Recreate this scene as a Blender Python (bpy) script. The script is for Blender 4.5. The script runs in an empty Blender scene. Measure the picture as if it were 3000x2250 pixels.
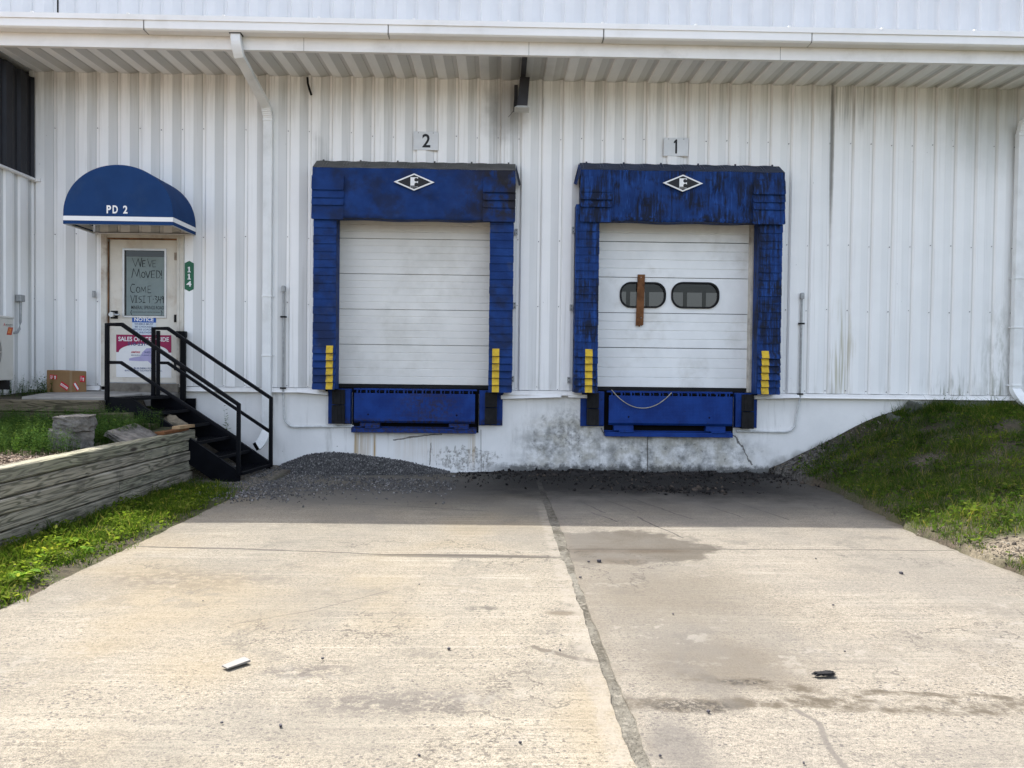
import bpy, math, random
import numpy as np
from mathutils import Vector, Matrix, geometry
random.seed(7); rng = np.random.default_rng(11)
SC = bpy.context.scene
COL = SC.collection
P = 0.3048            # siding rib pitch (1 ft)
X0 = -6.7347          # first rib
# ------------------------------------------------------------------ helpers
class MB:
    """collects faces, then links them as ONE mesh object"""
    def __init__(s): s.v = []; s.f = []; s.m = []
    def add(s, vs, fs, mi=0):
        o = len(s.v); s.v += [tuple(map(float, p)) for p in vs]
        for f in fs: s.f.append([o + i for i in f]); s.m.append(mi)
    def box(s, x0, x1, y0, y1, z0, z1, mi=0):
        s.add([(x0,y0,z0),(x1,y0,z0),(x1,y1,z0),(x0,y1,z0),(x0,y0,z1),(x1,y0,z1),(x1,y1,z1),(x0,y1,z1)],
              [(0,3,2,1),(4,5,6,7),(0,1,5,4),(1,2,6,5),(2,3,7,6),(3,0,4,7)], mi)
    def quad(s, a, b, c, d, mi=0): s.add([a,b,c,d], [(0,1,2,3)], mi)
    def ngon(s, pts, mi=0): s.add(pts, [tuple(range(len(pts)))], mi)
    def prism(s, pts2, y0, y1, mi=0, caps=True):
        """polygon in X-Z (seen from the front, any order) extruded along Y"""
        n = len(pts2)
        s.add([(x,y0,z) for x,z in pts2] + [(x,y1,z) for x,z in pts2],
              ([tuple(range(n)), tuple(range(2*n-1, n-1, -1))] if caps else []) + [(i, n+i, n+(i+1)%n, (i+1)%n) for i in range(n)], mi)
    def prism_x(s, pts2, x0, x1, mi=0):
        """polygon in Y-Z extruded along X"""
        n = len(pts2)
        s.add([(x0,y,z) for y,z in pts2] + [(x1,y,z) for y,z in pts2],
              [tuple(range(n)), tuple(range(2*n-1, n-1, -1))] + [(i, n+i, n+(i+1)%n, (i+1)%n) for i in range(n)], mi)
    def tube(s, pts, r, seg=10, mi=0, square=None):
        """round (or rectangular, square=(w,h)) tube swept through pts"""
        pts = [Vector(p) for p in pts]; n = len(pts); rings = []
        up0 = Vector((0,0,1))
        for i, p in enumerate(pts):
            t = (pts[min(i+1,n-1)] - pts[max(i-1,0)]).normalized()
            if 0 < i < n-1:
                a = (pts[i]-pts[i-1]).normalized(); b = (pts[i+1]-pts[i]).normalized()
                t = (a+b).normalized(); k = 1/max(.5, t.dot(b))
            else: k = 1
            ref = up0 if abs(t.z) < .9 else Vector((0,1,0))
            if square: ref = Vector(square[2]) if len(square) > 2 else ref
            u = t.cross(ref).normalized(); w = u.cross(t).normalized()
            ring = []
            if square:
                for a, b in ((-1,-1),(1,-1),(1,1),(-1,1)):
                    ring.append(p + u*a*square[0]/2 + w*b*square[1]/2*(k if len(square) <= 3 else 1))
            else:
                for j in range(seg):
                    an = 2*math.pi*j/seg
                    ring.append(p + u*math.cos(an)*r + w*math.sin(an)*r*1)
            rings.append(ring)
        m = len(rings[0]); vs = [q for r_ in rings for q in r_]; fs = []
        for i in range(n-1):
            for j in range(m):
                fs.append((i*m+j, i*m+(j+1)%m, (i+1)*m+(j+1)%m, (i+1)*m+j))
        fs += [tuple(range(m-1,-1,-1)), tuple((n-1)*m+j for j in range(m))]
        s.add(vs, fs, mi)
    def build(s, name, mats, parent=None, smooth=False, bevel=0, seg=2):
        off = Vector(parent['wloc']) if parent is not None else Vector((0,0,0))
        me = bpy.data.meshes.new(name)
        me.from_pydata([(a-off[0], b-off[1], c-off[2]) for a,b,c in s.v], [], s.f)
        return finish(name, me, mats, parent, s.m, smooth, bevel, seg, off)
def finish(name, me, mats, parent, midx=None, smooth=False, bevel=0, seg=2, off=None):
    if not isinstance(mats, (list, tuple)): mats = [mats]
    for m in mats: me.materials.append(m)
    if midx is not None and max(midx, default=0) > 0: me.polygons.foreach_set('material_index', midx)
    if smooth: me.polygons.foreach_set('use_smooth', [True]*len(me.polygons))
    me.update()
    o = bpy.data.objects.new(name, me); COL.objects.link(o)
    if parent is not None:
        o.parent = parent; o['wloc'] = tuple(parent['wloc'])
        del_w.append(o)
    else:
        o['wloc'] = (0,0,0); del_w.append(o)
    if bevel:
        b = o.modifiers.new('bevel','BEVEL'); b.width = bevel; b.segments = seg; b.limit_method = 'ANGLE'; b.angle_limit = math.radians(40)
    return o
del_w = []
def thing(name, label, cat, loc=(0,0,0), group=None):
    o = bpy.data.objects.new(name, None); COL.objects.link(o); o.location = loc; o.empty_display_size = .1
    o['wloc'] = tuple(loc); del_w.append(o); tag(o, label, cat, group); return o
def tag(o, label, cat, group=None):
    o['label'] = label; o['category'] = cat
    if group: o['group'] = group
    return o
def kind(o, k, label=None, cat=None):
    o['kind'] = k
    if label: o['label'] = label
    if cat: o['category'] = cat
    return o
def np_mesh(name, V, T, mats, smooth=False, parent=None):
    me = bpy.data.meshes.new(name); T = np.asarray(T, dtype=np.int32); k = T.shape[1]
    me.vertices.add(len(V)); me.vertices.foreach_set('co', np.asarray(V, dtype=np.float32).ravel())
    me.loops.add(T.size); me.loops.foreach_set('vertex_index', T.ravel())
    me.polygons.add(len(T)); me.polygons.foreach_set('loop_start', np.arange(0, T.size, k, dtype=np.int32))
    me.polygons.foreach_set('loop_total', np.full(len(T), k, dtype=np.int32))
    me.update(calc_edges=True); me.validate()
    return finish(name, me, mats, parent, None, smooth)
def one(mb, x0, x1, z0, z1, y, w, foot=False):
    xm = (x0+x1)/2+(0 if foot else .006); h = z1-z0
    pts = [(xm-w/2,z0),(xm+w/2,z0),(xm+w/2,z1),(xm-w*.25,z1),(x0-w*.1,z1-h*.17),(x0-w*.1,z1-h*.28),(xm-w/2,z1-h*.24)]
    mb.ngon([(x,y,z) for x,z in pts])
    if foot: mb.box(x0-w*.2,x1+w*.2,y-.0005,y,z0-.0002,z0+h*.13)
# text: built-in font turned into mesh, fitted to a rectangle on a wall
def text_faces(body, bold=0.0):
    cu = bpy.data.curves.new('lettering', 'FONT'); cu.body = body; cu.offset = bold; cu.fill_mode = 'FRONT'; cu.resolution_u = 4
    ob = bpy.data.objects.new('lettering', cu); COL.objects.link(ob)
    dg = bpy.context.evaluated_depsgraph_get(); dg.update()
    me = bpy.data.meshes.new_from_object(ob.evaluated_get(dg))
    vs = [tuple(v.co) for v in me.vertices]; fs = [tuple(p.vertices) for p in me.polygons]
    bpy.data.objects.remove(ob); bpy.data.curves.remove(cu); bpy.data.meshes.remove(me)
    return vs, fs
def text_on(mb, body, x0, x1, z0, z1, y, bold=0.0, mi=0, shear=0, fn=None):
    vs, fs = text_faces(body, bold)
    ax = min(v[0] for v in vs); bx = max(v[0] for v in vs); az = min(v[1] for v in vs); bz = max(v[1] for v in vs)
    out = []
    for v in vs:
        u = (v[0]-ax)/(bx-ax); w = (v[1]-az)/(bz-az)
        x = x0+(x1-x0)*u + shear*w*(z1-z0); z = z0+(z1-z0)*w
        out.append(fn(x, z) if fn else (x, y, z))
    mb.add(out, fs, mi)
# ------------------------------------------------------------------ materials
class MT:
    def __init__(s, name):
        s.mat = bpy.data.materials.new(name); s.mat.use_nodes = True
        s.t = s.mat.node_tree; s.b = s.t.nodes['Principled BSDF']
        g = s.t.nodes.new('ShaderNodeNewGeometry'); s.pos = g.outputs['Position']; s.island = g.outputs['Random Per Island']
        oi = s.t.nodes.new('ShaderNodeObjectInfo'); s.rnd = oi.outputs['Random']
        sp = s.t.nodes.new('ShaderNodeSeparateXYZ'); s.t.links.new(s.pos, sp.inputs[0])
        s.x, s.y, s.z = sp.outputs
    def put(s, sock, v):
        if isinstance(v, bpy.types.NodeSocket): s.t.links.new(v, sock)
        elif isinstance(v, (tuple, list)) and len(v) == 3 and sock.type == 'RGBA': sock.default_value = (*v, 1)
        else: sock.default_value = v
    def m(s, op, a, b=None, clamp=False):
        n = s.t.nodes.new('ShaderNodeMath'); n.operation = op; n.use_clamp = clamp
        s.put(n.inputs[0], a)
        if b is not None: s.put(n.inputs[1], b)
        return n.outputs[0]
    def mul(s, *a):
        r = a[0]
        for q in a[1:]: r = s.m('MULTIPLY', r, q)
        return r
    def add(s, a, b): return s.m('ADD', a, b)
    def sub(s, a, b): return s.m('SUBTRACT', a, b)
    def mx(s, *a):
        r = a[0]
        for q in a[1:]: r = s.m('MAXIMUM', r, q)
        return r
    def vec(s, sc=(1,1,1), off=None, src=None):
        n = s.t.nodes.new('ShaderNodeVectorMath'); n.operation = 'MULTIPLY'; s.put(n.inputs[0], src or s.pos); n.inputs[1].default_value = sc
        r = n.outputs[0]
        if off is not None:
            a = s.t.nodes.new('ShaderNodeVectorMath'); a.operation = 'ADD'; s.put(a.inputs[0], r); s.put(a.inputs[1], off); r = a.outputs[0]
        return r
    def noise(s, scale, detail=3, rough=.55, sc=(1,1,1), off=None, dist=0):
        n = s.t.nodes.new('ShaderNodeTexNoise'); s.put(n.inputs['Vector'], s.vec(sc, off)); n.inputs['Scale'].default_value = scale
        n.inputs['Detail'].default_value = detail; n.inputs['Roughness'].default_value = rough; n.inputs['Distortion'].default_value = dist
        return n.outputs[0]
    def voro(s, scale, sc=(1,1,1), feature='F1', out='Distance'):
        n = s.t.nodes.new('ShaderNodeTexVoronoi'); n.feature = feature; s.put(n.inputs['Vector'], s.vec(sc)); n.inputs['Scale'].default_value = scale
        return n.outputs[out]
    def rng(s, v, a, b, c=0., d=1., smooth=True):
        n = s.t.nodes.new('ShaderNodeMapRange'); n.clamp = True
        if smooth: n.interpolation_type = 'SMOOTHSTEP'
        s.put(n.inputs[0], v)
        for i, q in enumerate((a,b,c,d)): s.put(n.inputs[i+1], q)
        return n.outputs[0]
    def mix(s, f, a, b, mode='MIX'):
        n = s.t.nodes.new('ShaderNodeMix'); n.data_type = 'RGBA'; n.blend_type = mode
        s.put(n.inputs[0], f); s.put(n.inputs[6], a); s.put(n.inputs[7], b); return n.outputs[2]
    def blob(s, cx, cy, rx, ry, soft=.3, amp=.5, ns=3., axes=None, rot=0.):
        u, v = axes or (s.x, s.y)
        du = s.sub(u, cx); dv = s.sub(v, cy)
        if rot:
            c, q = math.cos(rot), math.sin(rot)
            du, dv = s.add(s.mul(du, c), s.mul(dv, q)), s.sub(s.mul(dv, c), s.mul(du, q))
        a = s.m('DIVIDE', du, rx); b = s.m('DIVIDE', dv, ry)
        d = s.m('SQRT', s.add(s.mul(a,a), s.mul(b,b)))
        d = s.add(d, s.mul(s.sub(s.noise(ns, 4, .6), .5), amp*2))
        return s.rng(d, 1+soft, 1-soft)
    def line(s, pts, w, axes=None, amp=.03, ns=4.):
        """mask along a polyline of (u,v) points; wobbles with noise"""
        u, v = axes or (s.x, s.y); r = None
        nz = s.mul(s.sub(s.noise(ns, 4, .6), .5), amp*2); u = s.add(u, nz); v = s.add(v, nz)
        for (ax, ay), (bx, by) in zip(pts[:-1], pts[1:]):
            dx, dy = bx-ax, by-ay; L2 = dx*dx+dy*dy
            pu = s.sub(u, ax); pv = s.sub(v, ay)
            t = s.m('DIVIDE', s.add(s.mul(pu, dx), s.mul(pv, dy)), L2, True); t = s.m('MINIMUM', s.m('MAXIMUM', t, 0.), 1.)
            eu = s.sub(pu, s.mul(t, dx)); ev = s.sub(pv, s.mul(t, dy))
            d = s.m('SQRT', s.add(s.mul(eu,eu), s.mul(ev,ev)))
            k = s.rng(d, w, w*.35); r = k if r is None else s.mx(r, k)
        return r
    def out(s, color, rough=.6, bump=None, strength=.4, dist=.01, metal=0., spec=.35, coat=0.):
        s.put(s.b.inputs['Base Color'], color); s.put(s.b.inputs['Roughness'], rough)
        s.b.inputs['Metallic'].default_value = metal; s.b.inputs['Specular IOR Level'].default_value = spec
        if coat: s.b.inputs['Coat Weight'].default_value = coat
        if bump is not None:
            n = s.t.nodes.new('ShaderNodeBump'); n.inputs['Strength'].default_value = strength; n.inputs['Distance'].default_value = dist
            s.put(n.inputs['Height'], bump); s.t.links.new(n.outputs[0], s.b.inputs['Normal'])
        return s.mat
def simple(name, col, rough=.6, var=.12, scale=6., bump=.15, metal=0., spec=.35, dirt=None, bscale=60., bdist=.004):
    m = MT(name); n = m.noise(scale, 4, .6)
    c = m.mix(m.rng(n, .3, .7), tuple(q*(1-var) for q in col), tuple(min(1, q*(1+var)) for q in col))
    if dirt: c = m.mix(m.mul(m.rng(m.noise(scale*.7, 5, .65, off=(3,7,1)), .5, .72), dirt[1]), c, dirt[0])
    return m.out(c, rough, m.noise(bscale, 4, .65), bump, bdist, metal, spec)

def mat_siding():
    m = MT('white_siding_paint'); xz = (m.x, m.z)
    fine = m.noise(1., 4, .6, (26,26,.55)); wide = m.noise(1., 3, .5, (3.2,3.2,.25)); mott = m.noise(1.4, 4, .6)
    c = m.mix(m.rng(mott, .3, .7), (.85,.85,.835), (.89,.89,.875))
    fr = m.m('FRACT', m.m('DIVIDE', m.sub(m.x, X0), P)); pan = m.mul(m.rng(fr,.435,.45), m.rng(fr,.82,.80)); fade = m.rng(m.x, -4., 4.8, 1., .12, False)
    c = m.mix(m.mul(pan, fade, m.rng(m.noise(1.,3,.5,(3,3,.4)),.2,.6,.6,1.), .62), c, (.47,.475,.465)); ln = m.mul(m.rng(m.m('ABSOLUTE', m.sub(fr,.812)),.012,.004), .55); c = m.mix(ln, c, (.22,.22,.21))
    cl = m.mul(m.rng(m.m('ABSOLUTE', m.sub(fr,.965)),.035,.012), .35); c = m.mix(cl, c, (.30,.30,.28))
    # faint run-off streaks everywhere, heavier in some panels
    st = m.mul(m.rng(fine, .5, .74), m.rng(wide, .42, .72))
    c = m.mix(m.mul(st, .42), c, (.40,.39,.35))
    # grime hanging below the canopy joint
    top = m.mul(m.rng(m.z, 4.7, 5.72), m.rng(m.noise(1., 4, .65, (17,17,.8)), .42, .68))
    c = m.mix(m.mul(top, .42), c, (.33,.32,.28))
    # dirt beside the floodlight, on single seams and at the foot of the right end
    lamp = m.blob(.02, 5.28, .26, .42, .6, .4, 5., xz); c = m.mix(m.mul(lamp, .6), c, (.16,.15,.13))
    run = m.mul(m.blob(.06, 4.75, .22, .75, .5, .3, 4., xz), m.rng(fine, .4, .62)); c = m.mix(m.mul(run, .55), c, (.34,.32,.28))
    blk = m.blob(-2.62, 4.3, .13, .6, .5, .5, 5., xz); c = m.mix(m.mul(blk, m.rng(fine,.35,.65), .55), c, (.25,.25,.23))
    seam = m.mul(m.blob(4.835, 4.9, .024, 1.1, .5, .3, 6., xz), 1.); c = m.mix(m.mul(seam, .75), c, (.13,.13,.12))
    dr = m.mul(m.blob(5.1, 5.6, .32, .45, .5, .4, 5., xz), m.rng(fine, .42, .62)); c = m.mix(m.mul(dr, .42), c, (.10,.10,.09))
    yel = m.mul(m.blob(5.03, 1.7, .16, .75, .6, .4, 4., xz), m.rng(m.noise(1., 3, .5, (30,30,1.2)), .4, .66)); c = m.mix(m.mul(yel, .75), c, (.42,.38,.25))
    foot = m.mul(m.rng(m.z, 1.75, 1.22), m.rng(m.x, 6.0, 6.6), m.rng(m.noise(1., 4, .65, (14,14,1.5)), .46, .7)); c = m.mix(m.mul(foot, .85), c, (.22,.22,.17))
    foot2 = m.mul(m.rng(m.z, 1.5, 1.21), m.rng(m.noise(1., 4, .65, (6,6,1.2)), .5, .75)); c = m.mix(m.mul(foot2, .5), c, (.36,.35,.30))
    gn = m.mul(m.blob(7.5, 1.6, .35, .9, .6, .3, 4., xz), m.rng(m.noise(1.,4,.65,(14,14,4)),.4,.65)); c = m.mix(m.mul(gn,.38), c, (.20,.21,.15))
    rb = m.mul(m.blob(7.3, 5.3, .8, .7, .7, .3, 3., xz), .5); c = m.mix(rb, c, (.33,.34,.30))
    speck = m.mul(m.rng(m.voro(9., (1,1,.6)), .05, .02), m.rng(m.noise(.8), .5, .62)); c = m.mix(m.mul(speck, .8), c, (.12,.11,.1))
    return m.out(c, .42, m.noise(1., 2, .5, (5,5,.6)), .12, .012, 0, .4)
def mat_soffit():
    m = MT('soffit_paint'); n = m.noise(1., 4, .6, (4,1.4,4)); c = m.mix(m.rng(n,.3,.72), (.80,.805,.795), (.87,.875,.865))
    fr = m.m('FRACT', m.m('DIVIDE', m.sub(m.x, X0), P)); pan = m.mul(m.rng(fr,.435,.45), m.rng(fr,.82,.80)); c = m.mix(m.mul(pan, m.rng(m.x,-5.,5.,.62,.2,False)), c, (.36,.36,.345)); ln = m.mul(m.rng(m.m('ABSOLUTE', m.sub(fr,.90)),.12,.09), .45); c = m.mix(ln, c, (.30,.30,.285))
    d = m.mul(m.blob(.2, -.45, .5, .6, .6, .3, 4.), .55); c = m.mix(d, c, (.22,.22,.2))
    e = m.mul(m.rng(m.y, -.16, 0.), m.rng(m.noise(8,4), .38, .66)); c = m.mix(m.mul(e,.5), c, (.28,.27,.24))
    return m.out(c, .5, spec=.3)
def mat_foundation():
    m = MT('painted_foundation'); xz = (m.x, m.z)
    big = m.noise(1.6, 5, .62); fine = m.noise(14, 5, .65)
    c = m.mix(m.rng(big,.3,.7), (.76,.755,.735), (.84,.83,.81))
    conc = m.mix(m.rng(fine,.35,.65), (.24,.23,.21), (.37,.36,.33))
    blocky = m.noise(1., 5, .7, (7,7,16)); bl2 = m.noise(1., 4, .65, (16,16,5))
    # peeling patch between the docks
    area = m.blob(-.5, .2, .75, .27, .6, .3, 3., xz)
    peel = m.mul(m.rng(m.add(m.mul(area,.33), m.mul(m.mx(blocky,bl2), .75)), .70, .735), area)
    c = m.mix(m.mul(peel, m.rng(m.noise(24,5,.7), .36, .58), .9), c, conc)
    # small chips anywhere near the ground
    low = m.rng(m.z, .95, .0)
    chip = m.rng(m.add(m.mul(low,.07), m.noise(10, 5, .6, (1,1,1.3), (4,1,9))), .735, .75); c = m.mix(m.mul(chip,.85), c, conc)
    # heavy grime under the right dock
    g = m.mx(m.blob(1.05, .35, .75, .5, .5, .4, 2.2, xz), m.blob(2.6, .28, 1.25, .42, .4, .35, 2.2, xz))
    gm = m.mul(g, m.rng(m.noise(5, 6, .7), .3, .66)); c = m.mix(m.mul(gm,.95), c, m.mix(m.rng(m.noise(3.5,4),.4,.6), (.20,.20,.185), (.42,.40,.34)))
    dk = m.mul(g, m.rng(m.noise(7, 6, .7, off=(7,2,3)), .55, .7)); c = m.mix(m.mul(dk,.8), c, (.09,.09,.085))
    vs = m.mul(m.rng(m.noise(1.,4,.65,(9,9,1.1)),.5,.72), m.rng(m.noise(1.1,3),.4,.65)); c = m.mix(m.mul(vs,.5), c, (.36,.35,.32)); bd = m.mul(m.blob(1.0,.62,.22,.32,.7,.5,6.,xz), m.rng(m.noise(16,5,.7),.42,.62)); c = m.mix(m.mul(bd,.5), c, (.07,.07,.068))
    # wet dark splash line on the ground
    spl = m.mul(m.rng(m.sub(m.z, m.mul(m.noise(9,6,.7), .32)), .0, -.10), m.rng(m.x, -.5, .3)); c = m.mix(m.mul(spl,.85), c, (.05,.05,.048))
    # dark soil stain along the bank
    bk = m.sub(m.z, m.mul(m.sub(m.x, 3.75), .42)); bs = m.mul(m.rng(m.add(bk, m.mul(m.sub(m.noise(6,5),.5),.25)), .12, -.04), m.rng(m.x, 3.7, 4.1)); c = m.mix(m.mul(bs,.75), c, (.12,.115,.10))
    # rust runs under the left leveler
    fx = m.noise(1., 3, .5, (38,38,.8))
    for cx, w, k in ((-2.1,.05,.8),(-1.83,.035,1.),(-2.0,.16,.55),(-.4,.07,.55),(-1.2,.5,.22)):
        r = m.mul(m.rng(m.m('ABSOLUTE', m.sub(m.x, cx)), w, w*.3), m.rng(m.z, .62, .5), m.rng(m.z, .0, .3), m.rng(fx,.3,.6)); c = m.mix(m.mul(r,k), c, (.44,.31,.15))
    cr = m.mx(m.line([(2.19,.56),(2.2,0)], .012, xz, .01), m.line([(-1.55,.46),(-1.3,.5),(-1.0,.545),(-.85,.55)], .014, xz, .03, 9.), m.line([(3.45,.6),(3.62,.38),(3.75,.15)], .014, xz, .05, 7.), m.line([(1.5,.66),(1.6,.55),(1.9,.55)], .014, xz, .05, 8.),
              m.line([(-.27,.62),(-.26,0)], .007, xz, .004), m.line([(-1.0,.42),(-1.02,.1)], .01, xz, .03, 9.))
    c = m.mix(m.mul(cr,.85), c, (.10,.09,.08))
    h = m.sub(m.mul(fine,.5), m.mul(m.mx(peel, cr),1.))
    return m.out(c, .8, h, .5, .008, 0, .2)
def mat_concrete(name, side):
    m = MT(name)
    big = m.noise(.55, 4, .6); mid = m.noise(3.2, 5, .65); tine = m.noise(1., 4, .7, (1.3,48,1)); tine2 = m.noise(1., 2, .5, (.5,17,1), (9,3,1))
    grain = m.noise(170, 3, .7); patch = m.noise(11, 5, .7)
    c = m.mix(m.rng(big,.32,.68), (.385,.34,.275), (.435,.40,.345))
    c = m.mix(m.rng(mid,.35,.7), c, (.48,.44,.37)); c = m.mix(m.mul(m.rng(m.noise(.9,3,.5,off=(5,5,5)),.5,.72),.5), c, (.36,.335,.30))
    c = m.mix(m.mul(m.rng(tine,.58,.72),.55), c, (.60,.55,.46)); c = m.mix(m.mul(m.rng(tine,.44,.30),.5), c, (.27,.24,.20))
    c = m.mix(m.mul(m.rng(tine2,.67,.71), m.rng(m.noise(1.,2,.5,(.6,2,1)),.4,.6), .55), c, (.66,.60,.48))
    for k, (a_, b_, lo) in enumerate(((.9,9,.60),(1.6,21,.58))):
        q = m.noise(1., 4, .65, (a_,b_,1), (k*7+2,k*3,1)); c = m.mix(m.mul(m.rng(q,lo,lo+.1),.38), c, (.60,.545,.45)); c = m.mix(m.mul(m.rng(q,.43,.33),.38), c, (.26,.235,.20))
    g2 = m.noise(52, 3, .75, (1,1.5,1)); c = m.mix(m.mul(m.rng(g2,.52,.62),.6), c, (.70,.64,.52)); c = m.mix(m.mul(m.rng(g2,.47,.37),.6), c, (.19,.168,.14))
    g3 = m.noise(19, 4, .7, (1,2.2,1)); c = m.mix(m.mul(m.rng(g3,.53,.66),.38), c, (.64,.585,.47)); c = m.mix(m.mul(m.rng(g3,.45,.33),.42), c, (.22,.195,.165))
    for k, (a_, b_) in enumerate(((.10,4.),(.13,7.))):
        q = m.noise(1., 2, .45, (a_,b_,1), (k*5+1,k*9,2), .15); c = m.mix(m.mul(m.rng(m.m('ABSOLUTE', m.sub(q,.5)),.016,.004), m.rng(m.noise(1.7,3),.42,.58), .5), c, (.66,.62,.52))
    lt = m.noise(1., 3, .6, (.7,24,1), (4,4,4)); c = m.mix(m.mul(m.rng(lt,.60,.68),.38), c, (.70,.65,.54)); c = m.mix(m.mul(m.rng(lt,.40,.32),.34), c, (.23,.205,.175))
    # exposed aggregate where the paste has worn off, stronger towards the street
    wear = m.rng(m.add(m.mul(m.y,-.11), m.noise(.8,3)), .75, 1.5)
    ag = m.voro(62., (1,1,1), 'F1', 'Color'); agd = m.voro(62.)
    sp = m.t.nodes.new('ShaderNodeSeparateColor'); m.t.links.new(ag, sp.inputs[0])
    stone = m.mix(sp.outputs[0], (.15,.135,.125), (.56,.51,.42))
    am = m.mul(m.rng(agd,.56,.38), m.rng(sp.outputs[1], .42, .55), m.rng(patch,.38,.6)); c = m.mix(m.mul(am, m.rng(wear,0,1,.32,.85)), c, stone)
    c = m.mix(m.mul(m.rng(grain,.53,.64), .75), c, (.72,.67,.56)); c = m.mix(m.mul(m.rng(grain,.46,.36), .75), c, (.16,.145,.125))
    pv = m.voro(33., (1,1.2,1), 'F1', 'Color'); ps = m.t.nodes.new('ShaderNodeSeparateColor'); m.t.links.new(pv, ps.inputs[0]); pk = m.mul(m.rng(m.voro(33., (1,1.2,1)), .30,.20), m.rng(ps.outputs[2], .74, .78), m.rng(m.noise(2.2,4), .36,.55), m.rng(m.y,-4.6,-6.6,.35,1.)); c = m.mix(m.mul(pk,.85), c, (.15,.14,.14))
    pit = m.mul(m.rng(m.voro(21., (1,1.3,1)), .17,.09), m.rng(m.noise(1.6,3), .45,.62)); c = m.mix(m.mul(pit,.85), c, (.15,.13,.12))
    dirt = (.235,.20,.155); wet = (.135,.118,.095); L = []
    def stain(mask, col, k):
        nonlocal c; c = m.mix(m.mul(mask,k), c, col)
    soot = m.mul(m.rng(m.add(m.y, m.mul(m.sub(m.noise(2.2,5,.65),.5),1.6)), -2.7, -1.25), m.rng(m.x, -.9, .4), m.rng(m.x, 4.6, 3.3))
    tj = m.line([(-3.1,-4.64),(-2.0,-4.70),(-1.0,-4.83),(.5,-4.91)] if side < 0 else [(.6,-4.62),(1.76,-4.58),(3.95,-4.55)], .017, None, .035, 3.)
    if side < 0:
        stain(m.blob(-.25,-4.875,.8,.055,.25,.3,6.), (.19,.17,.15), .9)
        stain(m.line([(.2,-6.85),(.38,-6.98),(.52,-7.06)], .034, None, .03, 9.), (.22,.195,.165), .9)
        stain(m.blob(-1.9,-1.9,1.9,.75,.5,.35,2.), (.19,.185,.18), .65); stain(m.blob(-.9,-1.4,1.0,.7,.5,.4,2.), (.17,.165,.165), .6)
        bs = m.rng(m.noise(14,5,.7), .36, .58)
        stain(m.mul(m.blob(-.40,-7.52,.42,.13,.6,.6,6.), bs), (.17,.155,.15), .8); stain(m.mul(m.blob(-.95,-7.18,.2,.08,.6,.6,6.), bs), (.17,.155,.15), .8); stain(m.mul(m.blob(-2.2,-5.6,.6,.28,.7,.5,3.), bs), (.20,.18,.165), .75); stain(m.mul(m.blob(-.1,-6.2,.10,.05,.5,.6,6.), bs), (.15,.14,.13), .8); stain(m.line([(-1.55,-6.5),(-1.15,-6.25),(-.75,-5.85)], .012, None, .05, 7.), (.17,.155,.14), .7); stain(m.line([(-2.9,-4.66),(-2.2,-4.68),(-1.8,-4.72)], .04, None, .05, 7.), (.22,.20,.19), .6)
        stain(m.rng(m.add(m.x, m.mul(m.noise(8,4),.12)), -2.99, -3.06), (.2,.17,.13), .6)
        stain(m.blob(.42,-6.28,.12,.05,.4,.4,6.), dirt, .8)
        stain(m.mul(m.rng(m.noise(.7,3,.5,off=(2,8,1)),.5,.7), .8), (.46,.37,.23), .45)
        stain(m.line([(-2.0,-2.55),(-.9,-2.75),(-.1,-2.95)], .012, None, .03, 2.), (.10,.095,.09), .8); stain(m.line([(-.8,-1.55),(.4,-1.5)], .012, None, .03, 3.), (.09,.085,.08), .8)
    else:
        stain(m.blob(1.02,-4.5,.82,.60,.10,.55,3.2), wet, .8); stain(m.blob(1.1,-4.66,.5,.08,.5,.4,4.), (.12,.085,.055), .6); stain(m.blob(.95,-5.0,.2,.1,.5,.4,5.), (.12,.085,.05), .75)
        stain(m.blob(1.1,-5.9,.7,.9,.7,.4,2.), (.25,.222,.18), .7); stain(m.blob(1.15,-7.05,.45,.35,.6,.4,3.), (.23,.20,.16), .8)
        band = m.mx(m.line([(.62,-7.52),(.95,-7.55),(1.4,-7.5),(2.5,-7.58),(4,-7.7)], .105, None, .12, 4.), m.line([(.95,-7.22),(1.25,-7.3),(1.7,-7.42)], .07, None, .07, 6.), m.line([(1.7,-7.38),(2.3,-7.46),(3.5,-7.5)], .045, None, .07, 5.))
        band = m.mul(band, m.rng(m.noise(7,6,.7), .36, .6)); stain(band, (.165,.14,.105), .95); hole = m.mul(m.mx(m.blob(.9,-7.55,.2,.065,.4,.5,9.), m.blob(1.22,-7.29,.12,.035,.4,.5,9.)), m.rng(m.noise(45,4,.7), .42,.55)); stain(hole, (.07,.06,.05), .85)
        stain(m.blob(.74,-7.9,.13,.22,.5,.5,6.), (.23,.215,.20), .7)
        stain(m.line([(1.36,-7.58),(1.41,-7.7),(1.36,-7.9),(1.35,-8.2)], .02, None, .02, 9.), (.24,.22,.2), .8)
        for x0,y0,x1,y1 in ((.95,-2.4,1.15,-3.0),(1.25,-2.2,1.5,-2.9),(1.55,-2.0,2.0,-3.3),(2.3,-2.2,2.55,-3.2),(2.75,-2.1,3.0,-3.3),(1.0,-3.0,1.2,-3.45),(1.45,-3.2,1.7,-4.15)):
            stain(m.line([(x0,y0),(x1,y1)], .014, None, .04, 3.), (.08,.075,.07), .8)
        stain(m.line([(1.08,-2.4),(1.35,-2.95)], .008, None, .03, 5.), (.5,.48,.44), .7)
        stain(m.rng(m.sub(m.x, m.mul(m.noise(7,4),.2)), 3.8, 3.95), (.2,.17,.13), .5)
        stain(m.mul(m.rng(m.y,-1.3,-2.3), m.rng(m.y,-3.4,-2.2)), (.27,.25,.225), .25)
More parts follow.
